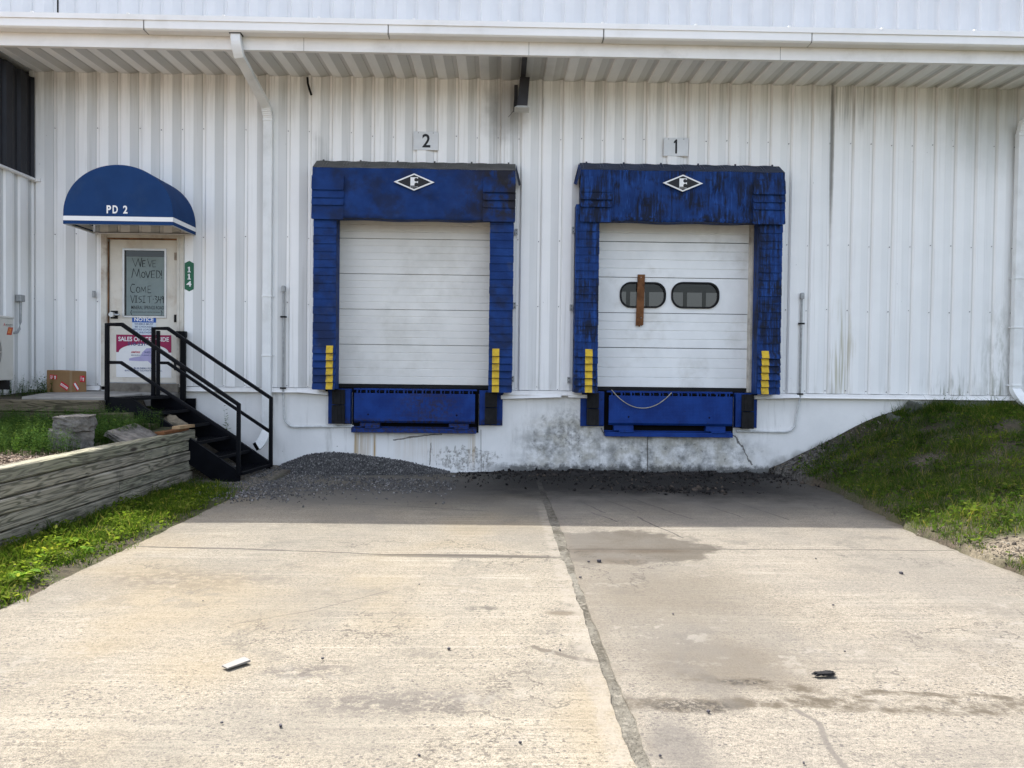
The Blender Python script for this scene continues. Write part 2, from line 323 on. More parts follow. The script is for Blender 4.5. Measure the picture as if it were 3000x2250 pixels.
    shade_tail = m.mul(m.rng(m.add(m.y, m.mul(m.sub(m.noise(1.3,4,.6),.5),2.2)), -4.3, -1.9), m.rng(m.x, -3.2, 1.0, .4, 1.)); stain(shade_tail, (.115,.11,.103), .7)  # near-wall dirt carried further out, deepening the building's shadow in the colour
    mt = m.rng(m.noise(.8,5,.65,off=(6,1,4)), .42, .66); stain(mt, (.30,.285,.26), .45); mt2 = m.mul(m.rng(m.noise(2.7,6,.7,off=(1,6,4)), .52, .66), m.rng(m.noise(.6,2,.5),.4,.6)); stain(mt2, (.235,.22,.20), .5)
    wp = m.mul(m.rng(m.noise(5.5,5,.72,off=(8,1,2)), .55, .63), m.rng(m.noise(.9,3,.5,off=(3,3,8)), .46, .62)); stain(m.mul(wp, m.rng(m.y,-4.,-6.)), (.60,.57,.51), .38); cr = m.mul(m.rng(m.m('ABSOLUTE', m.sub(m.noise(.9,6,.62,off=(4,4,7)),.5)),.006,.0015), m.rng(m.noise(.5,2,.5,off=(9,2,2)),.5,.6)); stain(cr, (.12,.11,.10), .6)
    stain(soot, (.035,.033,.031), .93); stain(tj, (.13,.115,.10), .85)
    edge = m.rng(m.m('ABSOLUTE', m.sub(m.x, .55)), .14, .03) if side > 0 else m.rng(m.m('ABSOLUTE', m.sub(m.x, .485)), .075, .03)
    stain(m.mul(edge, m.rng(m.y,-2.2,-3.2), m.rng(m.noise(9,4),.35,.6)), (.31,.275,.225) if side > 0 else (.53,.49,.43), .6)
    h = m.add(m.add(m.mul(grain,.35), m.mul(tine,.5)), m.mul(m.rng(agd,.5,.3),.25))
    c = m.mix(1., c, (.410,.403,.386) if side < 0 else (.400,.394,.386), 'MULTIPLY')
    return m.out(c, .9, h, .55, .006, 0, .15)
def mat_vinyl(name, wear):
    m = MT(name); st = m.noise(1., 5, .7, (22,22,1.6)); bl = m.noise(2.6, 4, .6); fin = m.noise(30, 4, .65)
    blue = m.mix(m.rng(m.noise(4,3),.3,.7), (.008,.030,.125), (.012,.045,.180))
    c = blue
    if wear > .5:
        k = m.rng(m.add(m.mul(st,.65), m.mul(bl,.5)), .52, .68); c = m.mix(m.mul(k,.9), c, (.010,.012,.018)); c = m.mix(m.mul(m.rng(st,.46,.36),.5), c, (.022,.080,.30))
        pat = m.mul(m.rng(m.voro(5., (1,1,2.4)), .30, .15), m.rng(bl,.42,.6)); c = m.mix(m.mul(pat,.6), c, (.012,.014,.02))
    else:
        k = m.rng(bl, .47, .66); c = m.mix(m.mul(k,.62), c, (.014,.018,.034))
        rt = m.mul(m.rng(m.x, -.9, -.1), m.rng(m.noise(5,5,.7,(1,1,.6)), .36, .55), m.rng(m.z, 3.4, 3.8)); c = m.mix(m.mul(rt,.9), c, (.022,.019,.016))
        c = m.mix(m.mul(m.rng(m.noise(3.,4,off=(4,4,4)),.6,.75),.4), c, (.06,.075,.11))
    c = m.mix(m.mul(m.rng(fin,.66,.78),.25), c, (.05,.07,.14))
    return m.out(c, .6, m.add(m.mul(m.noise(7,4),1.), m.mul(m.noise(160,2),.12)), .35, .02, 0, .12)
def mat_bluesteel(name, rust):
    m = MT(name); c = m.mix(m.rng(m.noise(5,4),.3,.7), (.005,.026,.150), (.008,.042,.215))
    a = m.m('SINE', m.mul(m.add(m.x, m.z), 150)); b = m.m('SINE', m.mul(m.sub(m.x, m.z), 150)); tread = m.rng(m.mul(a, b), .25, .7)
    c = m.mix(m.mul(tread,.22), c, (.022,.07,.27))
    if rust:
        r = m.mx(m.mul(m.blob(-1.05,.95,.38,.34,.8,.4,4.,(m.x,m.z)), .75), m.rng(m.z,.80,.745)); c = m.mix(m.mul(r, m.rng(m.noise(24,5,.7),.38,.66)), c, (.030,.022,.016))
    c = m.mix(m.mul(m.rng(m.noise(9,5,.7),.6,.72),.5), c, (.015,.015,.02))
    return m.out(c, .45, tread, .35, .004, 0, .14)
def mat_timber(name, axis, tint=(.84,.80,.76)):
    m = MT(name); o = m.t.nodes.new('ShaderNodeCombineXYZ')
    for i, k in enumerate((37,53,91)): m.put(o.inputs[i], m.mul(m.rnd, k))
    sc = {'y':(3.2,.42,4.6), 'x':(.42,3.2,4.6)}[axis]; n1 = m.noise(1., 3, .55, sc, o.outputs[0], .15); fs = {'y':(60,1.6,60), 'x':(1.6,60,60)}[axis]; fib = m.noise(1., 3, .6, fs, o.outputs[0])
    ring = m.m('SINE', m.mul(n1, 96)); lp = m.noise(1.2, 3, .5, off=o.outputs[0])
    base = m.mix(m.rng(m.rnd,.2,.8), (.32,.325,.235), (.40,.375,.30))
    c = m.mix(m.rng(ring,-.95,.15), m.mix(.72, base, (.075,.08,.055)), base); c = m.mix(m.rng(lp,.35,.65), c, m.mix(.4, c, (.27,.255,.225)))
    c = m.mix(m.mul(m.rng(fib,.5,.68),.6), c, (.50,.48,.41)); c = m.mix(m.mul(m.rng(fib,.46,.33),.7), c, (.08,.08,.065))
    kn = m.voro(1., {'y':(2.2,1.25,4.5),'x':(1.25,2.2,4.5)}[axis]); c = m.mix(m.rng(kn,.16,.06), c, (.07,.06,.05))
    c = m.mix(m.mul(m.rng(m.z,.22,.0), m.rng(m.noise(6,4),.3,.6), .7), c, (.09,.08,.065))
    ck = m.noise(1., 2, .5, {'y':(30,.35,30),'x':(.35,30,30)}[axis], o.outputs[0]); c = m.mix(m.mul(m.rng(m.m('ABSOLUTE', m.sub(ck,.5)),.014,.003), .8), c, (.035,.033,.028)); c = m.mix(m.mul(m.rng(m.noise(2.3,5,.7,off=o.outputs[0]),.52,.7),.6), c, (.11,.105,.09))
    c = m.mix(1., c, tint, 'MULTIPLY')
    return m.out(c, .85, m.add(m.mul(ring,.25), fib), .5, .006, 0, .15)
def mat_grass(name, a, b, dry, tr=.35):
    m = MT(name); n = m.noise(.9, 3, .6)
    c = m.mix(m.island, a, b); c = m.mix(m.rng(n,.35,.7), c, m.mix(.5, c, b)); c = m.mix(m.mul(m.rng(m.island,.8,.95), .8), c, dry)
    c = m.mix(m.mul(m.rng(m.noise(2.6,4,.65,off=(5,2,0)),.48,.64),.75), c, m.mix(1., c, (.42,.5,.5), 'MULTIPLY')); c = m.mix(m.mul(m.rng(m.noise(1.7,3,.6,off=(1,7,0)),.54,.68),.6), c, m.mix(1., c, (1.7,1.45,1.1), 'MULTIPLY'))
    t = m.t; d = t.nodes.new('ShaderNodeBsdfDiffuse'); r = t.nodes.new('ShaderNodeBsdfTranslucent'); x = t.nodes.new('ShaderNodeMixShader'); x.inputs[0].default_value = tr
    m.put(d.inputs[0], c); m.put(r.inputs[0], m.mix(.5, c, m.mix(1., c, (2.3,2.3,1.1), 'MULTIPLY'))); t.links.new(d.outputs[0], x.inputs[1]); t.links.new(r.outputs[0], x.inputs[2])
    t.links.new(x.outputs[0], t.nodes['Material Output'].inputs[0]); t.nodes.remove(m.b); return m.mat
def mat_island(name, a, b, rough=.85, third=None):
    m = MT(name); c = m.mix(m.island, a, b)
    if third: c = m.mix(m.rng(m.island,.86,.9), c, third)
    c = m.mix(m.mul(m.rng(m.noise(90,3),.4,.7),.3), c, tuple(q*.5 for q in a)); return m.out(c, rough, m.noise(120,3), .4, .004, 0, .2)
def mat_ground():
    m = MT('soil'); n = m.noise(1.3,5,.65); f = m.noise(22,5,.7); g = m.voro(45.)
    c = m.mix(m.rng(n,.35,.65), (.055,.045,.034), (.10,.082,.06)); c = m.mix(m.rng(f,.4,.7), c, (.035,.03,.024)); c = m.mix(m.mul(m.rng(g,.4,.2), m.rng(m.noise(2,3),.45,.6), .6), c, (.22,.20,.17))
    grn = m.mul(m.rng(m.noise(1.9,4,.6,off=(3,3,3)),.38,.6), .42); c = m.mix(grn, c, m.mix(m.rng(f,.3,.7), (.03,.045,.012), (.05,.075,.02)))
    soil = m.blob(4.36,-4.85,.42,.30,.5,.45,3.); c = m.mix(m.mul(soil,.9), c, m.mix(m.rng(f,.3,.7), (.10,.085,.065), (.24,.20,.15)))
    ed = m.mx(m.mul(m.rng(m.m('ABSOLUTE', m.sub(m.x,-3.1)), .2, .05), .0), m.mul(m.rng(m.x,-3.95,-3.6), m.rng(m.x,-2.9,-3.1), m.rng(m.y,-2.1,-1.5))); c = m.mix(m.mul(ed,.85), c, m.mix(m.rng(f,.35,.65), (.09,.08,.065), (.23,.2,.165)))
    mul = m.mul(m.rng(m.x,-3.95,-4.05), m.rng(m.y,-2.6,-3.2)); c = m.mix(m.mul(mul,.8), c, m.mix(m.rng(f,.35,.65), (.12,.09,.065), (.25,.19,.145)))
    wl = m.mul(m.rng(m.add(m.y, m.mul(m.noise(4,4),.6)), -.75,-.1), m.rng(m.x,3.4,3.9), m.rng(m.x,5.3,4.6)); c = m.mix(m.mul(wl,.9), c, m.mix(m.rng(f,.4,.6), (.03,.028,.026), (.14,.13,.12)))
    return m.out(c, .95, m.add(f, m.mul(m.rng(g,.4,.2),.5)), .7, .02, 0, .1)
def mat_joint():
    m = MT('joint_dirt'); a = m.noise(2.1,5,.65); f = m.noise(26,5,.7); g = m.voro(70.)
    c = m.mix(m.rng(a,.34,.66), (.066,.060,.048), (.150,.142,.120)); c = m.mix(m.mul(m.rng(f,.5,.66),.7), c, (.20,.185,.155)); c = m.mix(m.mul(m.rng(f,.45,.33),.7), c, (.035,.031,.026))
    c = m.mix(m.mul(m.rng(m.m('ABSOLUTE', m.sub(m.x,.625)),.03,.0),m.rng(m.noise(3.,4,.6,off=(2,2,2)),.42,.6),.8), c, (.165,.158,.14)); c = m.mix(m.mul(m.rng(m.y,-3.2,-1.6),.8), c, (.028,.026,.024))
    return m.out(c, .95, m.add(f, m.rng(g,.4,.2)), .7, .01, 0, .1)
W = dict(
 siding=mat_siding(), soffit=mat_soffit(), found=mat_foundation(),
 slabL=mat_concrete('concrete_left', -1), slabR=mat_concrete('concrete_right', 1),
 vinyl=mat_vinyl('blue_vinyl', 0.), worn=mat_vinyl('worn_blue_vinyl', 1.),
 steelA=mat_bluesteel('blue_tread_steel_rusty', True), steelB=mat_bluesteel('blue_tread_steel', False),
 timber=mat_timber('weathered_timber', 'y'), timberx=mat_timber('weathered_timber_across', 'x', (.42,.37,.31)), ground=mat_ground(),
 trim=simple('white_trim', (.84,.83,.81), .4, .04, 2., .05, dirt=((.45,.43,.38), .35)),
 gutter=simple('gutter_white', (.86,.855,.84), .3, .03, 1.4, .04, dirt=((.55,.53,.48), .3)),
 spout=simple('downspout_white', (.79,.80,.79), .35, .05, 3., .05, dirt=((.36,.36,.31), .25)),
 rust=simple('rusty_edge', (.20,.105,.055), .9, .4, 9., .5),
 doorpaint=simple('old_door_paint', (.66,.62,.54), .55, .08, 2.2, .2, dirt=((.36,.26,.17), .7)),
 ohdoor=simple('overhead_door_white', (.74,.73,.69), .42, .05, 1.5, .04, dirt=((.42,.40,.34), .35)),
 ohdoor2=simple('overhead_door_bright', (.80,.81,.80), .36, .05, 1.8, .04, dirt=((.42,.40,.34), .4)),
 jamb=simple('dirty_jamb', (.55,.52,.46), .8, .12, 5., .4, dirt=((.16,.13,.10), .6)),
 alum=simple('aluminium', (.50,.51,.51), .38, .08, 8., .1, metal=.7),
 galv=simple('galvanised_conduit', (.34,.35,.35), .5, .14, 18., .1, metal=.4),
 conduitwhite=simple('painted_conduit', (.60,.61,.60), .5, .1, 12., .1, dirt=((.3,.28,.25), .4)),
 black=simple('black_painted_steel', (.0035,.004,.006), .5, .25, 7., .1, spec=.10, dirt=((.010,.010,.010), .3)),
 rubber=simple('black_rubber', (.010,.010,.011), .75, .3, 9., .4, spec=.25, dirt=((.03,.028,.026), .5)),
 dark=simple('dark_void', (.006,.006,.007), .9, .2, 4., .1, spec=.1),
 yellow=simple('yellow_stripe', (.58,.38,.018), .55, .14, 14., .2, dirt=((.20,.13,.03), .75)),
 brownsiding=simple('dark_brown_siding', (.020,.021,.027), .55, .2, 2., .1, spec=.3),
 canvas=simple('navy_canvas', (.011,.042,.132), .8, .10, 2.5, .25, spec=.15, bscale=400., dirt=((.030,.062,.13), .5)),
 white=simple('sign_white', (.80,.80,.79), .4, .03, 5., .03), signgrey=simple('sign_pale_grey', (.66,.68,.69), .4, .05, 5., .03, dirt=((.4,.4,.38), .3)),
 ink=simple('black_ink', (.010,.010,.012), .5, .2, 9., 0.), marker=simple('dark_marker', (.010,.016,.020), .6, .2, 9., 0.),
 paper=simple('grey_green_paper', (.20,.25,.245), .55, .06, 7., .05), green=simple('sign_green', (.008,.115,.055), .4, .08, 5., .03),
 noticeblue=simple('notice_blue', (.012,.085,.36), .4, .08, 5., .03), maroon=simple('sign_maroon', (.30,.012,.075), .45, .1, 5., .03),
 lavender=simple('sign_lavender', (.42,.39,.60), .5, .08, 5., .03), inkred=simple('red_ink', (.50,.03,.05), .5, .1, 5., .03),
 inkblue=simple('notice_lettering_blue', (.04,.07,.20), .5, .1, 5., .03),
 card=simple('cardboard', (.26,.155,.075), .8, .08, 5., .2, spec=.15), cardtape=simple('packing_tape', (.30,.20,.11), .4, .06, 6., .05), red=simple('label_red', (.55,.012,.03), .5, .1, 8., .03),
 casing=simple('ac_casing', (.60,.585,.53), .45, .04, 3., .05, dirt=((.38,.36,.3), .3)),
 landing=simple('landing_concrete', (.30,.285,.26), .9, .14, 3., .5, spec=.12, dirt=((.14,.13,.115), .6)),
 stone=simple('broken_concrete', (.175,.162,.145), .92, .35, 9., 1., spec=.1, dirt=((.08,.075,.065), .8), bscale=28., bdist=.03),
 rawwood=simple('raw_pine', (.40,.27,.15), .8, .16, 6., .3, spec=.15), brownwood=simple('brown_board', (.17,.075,.032), .8, .25, 10., .4, spec=.15, dirt=((.05,.025,.015), .6)),
 greyboard=simple('pale_board', (.20,.19,.175), .7, .08, 9., .2), threshold=simple('threshold_wood', (.19,.17,.14), .9, .25, 7., .5, dirt=((.06,.05,.04), .7)),
 bronze=simple('dark_bronze', (.033,.032,.036), .5, .15, 6., .1), lens=simple('lamp_lens', (.55,.55,.52), .25, .08, 6., .05), rope=simple('rope', (.36,.33,.26), .8, .2, 30., .3),
 gravel=mat_island('gravel_stone', (.050,.049,.049), (.165,.16,.155), .9, (.27,.26,.25)), gravelbase=simple('gravel_bed', (.085,.083,.085), .95, .4, 40., .9, spec=.1, bscale=90.),
 mud=simple('black_mud', (.017,.015,.014), .85, .5, 8., .9, spec=.25, dirt=((.05,.038,.03), .6), bscale=40.), clod=mat_island('mud_clod', (.008,.008,.008), (.035,.030,.027), .9, (.075,.06,.048)),
 chip=mat_island('bark_chip', (.085,.062,.045), (.25,.19,.145), .9, (.40,.33,.26)), jointdirt=mat_joint(),
 grass=mat_grass('grass_blade', (.020,.050,.010), (.085,.125,.022), (.22,.19,.07), .5), verge=mat_grass('verge_blade', (.022,.058,.008), (.095,.145,.020), (.25,.22,.07), .5),
 weed=mat_grass('weed_leaf', (.030,.068,.018), (.080,.140,.036), (.12,.17,.04)), broad=mat_grass('broad_leaf', (.10,.20,.03), (.17,.28,.045), (.2,.27,.05), .45),
 pebble=simple('dark_pebble', (.045,.042,.05), .8, .3, 30., .4), yellowflower=simple('dandelion_yellow', (.75,.50,.02), .7, .1, 30., .2), scuff=simple('white_pebble', (.6,.58,.54), .8, .1, 30., .2),
 room=simple('room_wall', (.09,.09,.09), .9, .1, 2., .1), acdark=simple('fan_opening', (.05,.05,.048), .7, .2, 9., .1),
)
def mat_glass():
    m = MT('window_glass'); t = m.t; tr = t.nodes.new('ShaderNodeBsdfTransparent'); tr.inputs[0].default_value = (.5,.52,.52,1); g = t.nodes.new('ShaderNodeBsdfGlossy'); g.inputs['Roughness'].default_value = .06; x = t.nodes.new('ShaderNodeMixShader')
    fr = t.nodes.new('ShaderNodeFresnel'); fr.inputs[0].default_value = 1.5; t.links.new(fr.outputs[0], x.inputs[0]); t.links.new(tr.outputs[0], x.inputs[1]); t.links.new(g.outputs[0], x.inputs[2]); t.links.new(x.outputs[0], t.nodes['Material Output'].inputs[0]); t.nodes.remove(m.b); return m.mat
W['glass'] = mat_glass(); W['darkglass'] = simple('dark_window', (.012,.018,.022), .12, .1, 3., 0., spec=.5)
def mat_emit(name, c, s):
    m = MT(name); e = m.t.nodes.new('ShaderNodeEmission'); e.inputs[0].default_value = (*c,1); e.inputs[1].default_value = s; m.t.links.new(e.outputs[0], m.t.nodes['Material Output'].inputs[0]); m.t.nodes.remove(m.b); return m.mat
W['daylit'] = mat_emit('daylit_window', (.9,.95,1), .045)
# ------------------------------------------------------------------ warehouse building
H = 5.715     # soffit height at the wall
bld = thing('warehouse', 'long white ribbed-metal warehouse with projecting canopy above two dock doors', 'building', (0,0,0))
CREST = .048
def profile(xa, xb):
    """points (x, depth toward the viewer) of the ribbed sheet"""
    pts = []; i = math.floor((xa-X0)/P)-1
    while X0+i*P < xb+P:
        b = X0+i*P
        pts += [(b-.012,0.),(b+.012,.038),(b+.135,.038),(b+.245,.007),(b+.248,0.)]; i += 1
    return [p for p in pts]
def ribbed(mb, xa, xb, zfun, y=0., flip=1, mi=0, cuts=(), along=None):
    pts = profile(xa, xb); xs = [xa, xb] + [c for c in cuts if xa < c < xb]
    def d(x):
        for (a,da),(b,db) in zip(pts[:-1], pts[1:]):
            if a <= x <= b: return da+(db-da)*(x-a)/(b-a) if b > a else da
        return 0.
    allp = sorted([p for p in pts if xa < p[0] < xb] + [(x, d(x)) for x in xs])
    for (a,da),(b,db) in zip(allp[:-1], allp[1:]):
        if b-a < 1e-5: continue
        for z0, z1 in zfun((a+b)/2): mb.quad((a,y-da*flip,z0),(b,y-db*flip,z0),(b,y-db*flip,z1),(a,y-da*flip,z1), mi)
XL, XR = -9.0, 13.0
DOOR2 = (-2.50, -.02); DOOR1 = (1.30, 3.90); ENTRY = (-5.79, -4.60)
def zr(x):
    if DOOR2[0] < x < DOOR2[1] or DOOR1[0] < x < DOOR1[1]: return [(4.2, H+.04)]
    if ENTRY[0] < x < ENTRY[1]: return [(3.43, H+.04)]
    return [(1.215, H+.04)]
mb = MB(); ribbed(mb, -6.83, XR, zr, cuts=DOOR2+DOOR1+ENTRY)
# screws on the rib crests
for i in range(-1, 66):
    x = X0+i*P-.036
    for z in (4.93, 3.40, 2.445, 1.245):
        if any(a < x < b and z < t for (a,b),t in ((DOOR2,4.5),(DOOR1,4.5),(ENTRY,3.45))): continue
        if random.random() < .06 or x > XR-.1: continue
        zz = z+random.uniform(-.02,.02)-(.04 if x > -2 and z > 4 else 0); r = random.uniform(.006,.0085)
        n = 6; mb.add([(x+r*math.cos(k*math.pi/3), -.011, zz+r*math.sin(k*math.pi/3)) for k in range(6)] + [(x+r*math.cos(k*math.pi/3), -.001, zz+r*math.sin(k*math.pi/3)) for k in range(6)], [tuple(range(6))] + [(k,6+k,6+(k+1)%6,(k+1)%6) for k in range(6)], 1)
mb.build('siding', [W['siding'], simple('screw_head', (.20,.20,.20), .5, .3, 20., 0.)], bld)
mb = MB(); ribbed(mb, XL, XR, lambda x: [(H+.06, 8.6)], 0.)
mb.box(-6.415, -6.395, -.045, -.036, 6.05, 8.6, 1)
mb.build('upper_siding', [simple('upper_siding_paint', (.66,.67,.68), .35, .04, 1.2, .05, dirt=((.6,.6,.6), .3)), W['dark']], bld)
# soffit: the same ribbed sheet lying across the canopy
mb = MB(); pts = profile(XL, XR); YF, ZF = -1.03, 5.685
for (a,da),(b,db) in zip(pts[:-1], pts[1:]):
    if b <= a: continue
    mb.quad((a,YF,ZF-da+.034),(b,YF,ZF-db+.034),(b,.0,H-db+.034),(a,.0,H-da+.034))
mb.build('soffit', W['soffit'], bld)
mb = MB(); mb.box(XL, XR, -1.05, -1.03, 5.655, 5.83); mb.box(XL, XR, -1.03, -.99, 5.655, 5.675)
for x in (-9+.01, -2.62, .0+.33, 3.66, 9.2): mb.box(x, x+.004, -1.0525, -1.05, 5.655, 5.83, 1)
mb.build('fascia', [W['trim'], W['dark']], bld, bevel=.003)
mb = MB(); G = [(-1.055,5.825),(-1.185,5.825),(-1.205,5.845),(-1.205,5.955),(-1.193,5.955),(-1.193,5.85),(-1.18,5.838),(-1.055,5.838)]
joints = [-9.0, -4.62, -1.49, 1.30, 4.02, 7.3, XR]
for k, (a, b) in enumerate(zip(joints[:-1], joints[1:])):
    dz = (k % 2)*.0025
    mb.prism_x([(y-dz, z-dz) for y,z in G], a+.003, b-.003)
for x in joints[1:-1]: mb.box(x-.012, x-.004, -1.2085, -1.06, 5.8215, 5.95, 1)
mb.build('gutter', [W['gutter'], simple('joint_sealant', (.16,.15,.14), .7, .3, 20., .1)], bld, bevel=.002)
mb = MB(); mb.prism_x([(-1.22,5.945),(-1.22,6.012),(-1.208,6.016),(0,6.18),(0,6.15),(-1.19,5.985),(-1.19,5.957),(-1.207,5.945)], XL, XR)
for x in np.arange(-8.5, 13, 1.22): mb.box(x, x+.03, -1.2215, -1.19, 5.99, 6.03)
mb.build('canopy_roof', W['gutter'], bld)
mb = MB(); mb.box(XL, XR, -.05, .3, 8.6, 8.68); mb.box(XL, XR, .3, 14, 8.5, 8.64); mb.box(XL, XL+.1, .05, 14, -.2, 8.5); mb.box(XR-.1, XR, .05, 14, -.2, 8.5); mb.box(XL, XR, 13.9, 14, -.2, 8.5)
mb.build('roof', W['trim'], bld)
mb = MB(); mb.box(-6.9, XR, 0., .3, -.4, 1.15); mb.build('foundation', W['found'], bld)
mb = MB()
for a, b in ((-4.60,-2.55),(.06,1.20),(3.80,XR),(-6.83,-5.80)):
    mb = MB(); mb.prism_x([(0,1.212),(-.05,1.205),(-.055,1.155),(-.075,1.148),(-.075,1.143),(-.045,1.15),(0,1.15)], a, b); mb.build('base_flashing', W['trim'], bld)
mb = MB()  # bent flashing ends
for x0, x1, z0, z1 in ((-2.95,-2.50,1.15,1.115),(.02,.9,1.085,1.12),(1.0,1.34,1.12,1.11),(3.72,4.4,1.125,1.15)):
    mb = MB(); mb.add([(x0,-.052,z0+.05),(x1,-.07,z1+.045),(x1,-.10,z1),(x0,-.08,z0)], [(0,1,2,3)]); mb.add([(x0,-.08,z0),(x1,-.10,z1),(x1,-.02,z1-.012),(x0,-.02,z0-.012)], [(0,1,2,3)]); mb.build('bent_flashing', W['trim'], bld)
# dark room behind the dock doors, with its far windows
mb = MB(); mb.box(-4, 9, 7, 7.1, 1.2, 5.2); mb.box(-4, 9, .3, 7, 1.14, 1.2); mb.box(-4,9,.3,7,5.2,5.25)
for x in np.arange(2.2,6.6,.46): mb.quad((x,6.98,2.95),(x+.36,6.98,2.95),(x+.36,6.98,3.42),(x,6.98,3.42),1)
mb.build('interior', [W['room'], W['daylit']], bld)
# ---- entry door
mb = MB(); dY = .02
mb.box(-5.79,-5.70,-.045,.06,1.20,3.42); mb.box(-4.70,-4.60,-.045,.06,1.20,3.42); mb.box(-5.70,-4.70,-.045,.06,3.355,3.42)
mb.box(-5.745,-5.705,-.055,-.045,1.20,3.375); mb.box(-4.695,-4.655,-.055,-.045,1.20,3.375)
mb.build('door_frame', simple('frame_paint', (.60,.57,.50), .6, .12, 3., .3, dirt=((.30,.20,.13), .7)), bld, bevel=.004)
mb = MB(); mb.box(-5.70,-4.70,-.04,.06,3.335,3.353); mb.box(-5.702,-5.692,-.03,.0,1.3,3.3); mb.build('rusty_head', W['rust'], bld)
def door_leaf():
    mb = MB(); x0,x1,z0,z1 = -5.685,-4.715,1.262,3.332; a,b,c,d = -5.47,-4.888,2.228,3.18
    for q in ((x0,a,z0,z1),(b,x1,z0,z1),(a,b,z0,c),(a,b,d,z1)): mb.box(q[0],q[1],.0,.045,q[2],q[3])
    return mb.build('entry_door', W['doorpaint'], bld)
ed = door_leaf()
mb = MB()
for q in ((-5.495,-5.468,2.205,3.205),(-4.89,-4.863,2.205,3.205)): mb.box(q[0],q[1],-.014,.0,q[2],q[3])
mb.box(-5.468,-4.89,-.014,.0,2.205,2.23); mb.box(-5.468,-4.89,-.014,.0,3.178,3.205)
mb.box(-5.47,-4.888,.012,.018,2.228,3.18,1); mb.build('window', [W['alum'], W['darkglass']], ed)
mb = MB(); mb.box(-5.665,-5.565,-.012,.0,2.185,2.30,1); mb.tube([(-5.61,-.01,2.24),(-5.61,-.06,2.24)], .016, 10); mb.tube([(-5.61,-.055,2.24),(-5.61,-.065,2.24),(-5.61,-.10,2.24),(-5.61,-.108,2.24)], .036, 14); mb.tube([(-5.61,-.085,2.24),(-5.50,-.085,2.235)], .012, 8)
mb.build('handle', [W['alum'], W['rubber']], ed, smooth=False)
for z in (3.1, 2.2, 1.5):
    mb = MB(); mb.box(-4.75,-4.70,-.012,.0,z-.055,z+.055); mb.tube([(-4.712,-.014,z-.055),(-4.712,-.014,z+.055)], .009, 8); mb.build('hinge', simple('hinge_metal',(.30,.24,.19),.6,.2,20.,.2) if z > 3 else W['rubber'], ed)
mb = MB(); mb.box(-5.72,-4.66,-.07,.05,1.125,1.25); mb.box(-5.7,-4.7,-.05,-.0,1.25,1.258,1); mb.build('threshold', [W['threshold'], W['alum']], bld, bevel=.006)
# ---- overhead doors
def stadium(cx, cz, hw, hh, n=7):
    r = hh*.86; pts = []
    for sx, sz, a0 in ((1,1,0),(-1,1,90),(-1,-1,180),(1,-1,270)):
        for k in range(n+1):
            an = math.radians(a0+90*k/n); pts.append((cx+sx*(hw-r)+r*math.cos(an), cz+sz*(hh-r)+r*math.sin(an)))
    return pts
WINS = [(2.110,2.645,.330,.178),(2.892,2.650,.345,.182)]
def overhead(x0, x1, seams, mat, lines, depth, wins=False, g=.003):
    mb = MB(); Y = .12; n = len(seams)-1
    for s in range(n):
        zt, zb = seams[s], seams[s+1]; win = wins and zb < 2.6 < zt
        if win:
            outer = [(x0,zb+g),(x1,zb+g),(x1,zt-g),(x0,zt-g)]; holes = [stadium(*w) for w in WINS]
            polys = [[Vector((a,b,0)) for a,b in outer]] + [[Vector((a,b,0)) for a,b in reversed(h)] for h in holes]; flat = [p for q in polys for p in q]
            tri = geometry.tessellate_polygon(polys); mb.add([(p[0],Y,p[1]) for p in flat], tri)
            for h in holes: mb.prism(h, Y, Y+.045, 0, False)
        else:
            zs = []; k = lines
            for i in range(k+1): zs.append(zb+g+(zt-zb-2*g)*i/k)
            prof = [(Y+.02, zs[0]),(Y,zs[0]+.004)]
            for z in zs[1:-1]: prof += [(Y,z-.007),(Y+depth,z),(Y,z+.007)]
            prof += [(Y,zs[-1]-.004),(Y+.02,zs[-1])]
            for (ya,za),(yb,zb2) in zip(prof[:-1],prof[1:]): mb.quad((x0,ya,za),(x1,ya,za),(x1,yb,zb2),(x0,yb,zb2))
        if s: mb.box(x0,x1,Y+.021,Y+.03,zt-.006,zt+.006,1)
    mb.box(x0,x1,Y+.03,Y+.05,seams[-1],seams[-1]+.01,1); mb.box(x0,x1,Y-.01,Y+.04,seams[-1]-.05,seams[-1]-.001,1)
    return mb.build('overhead_door', [mat, W['rubber']], bld)
od2 = overhead(-2.47, -.05, [4.47,3.943,3.423,2.903,2.381,1.86,1.272], W['ohdoor'], 5, .0045, False, .0012)
od2['label'] = 'cleaner blank overhead door behind the left dock seal'
od1 = overhead(1.33, 3.68, [4.47,3.955,3.432,2.903,2.379,1.861,1.272], W['ohdoor2'], 4, .009, True)
od1['label'] = 'overhead door with two oval windows behind the right dock seal'
for cx, cz, hw, hh in WINS:
    mb = MB(); o = stadium(cx,cz,hw+.014,hh+.014); i = stadium(cx,cz,hw-.012,hh-.012); n = len(o)
    mb.add([(a,.10,b) for a,b in o]+[(a,.10,b) for a,b in i]+[(a,.125,b) for a,b in o]+[(a,.14,b) for a,b in i], [(k,(k+1)%n,n+(k+1)%n,n+k) for k in range(n)]+[(k,2*n+k,2*n+(k+1)%n,(k+1)%n) for k in range(n)]+[(n+k,n+(k+1)%n,3*n+(k+1)%n,3*n+k) for k in range(n)])
    mb.ngon([(a,.135,b) for a,b in i], 1); mb.build('window', [W['rubber'], W['glass']], od1)
for q in ((-2.56,-2.47),(-.05,.02),(1.25,1.33)): mb = MB(); mb.box(*q,.0,.2,1.2,4.5); mb.build('door_jamb', W['jamb'], bld)
mb = MB(); mb.box(-2.45,-2.415,.03,.118,1.22,4.2); mb.build('door_track', W['trim'], bld)
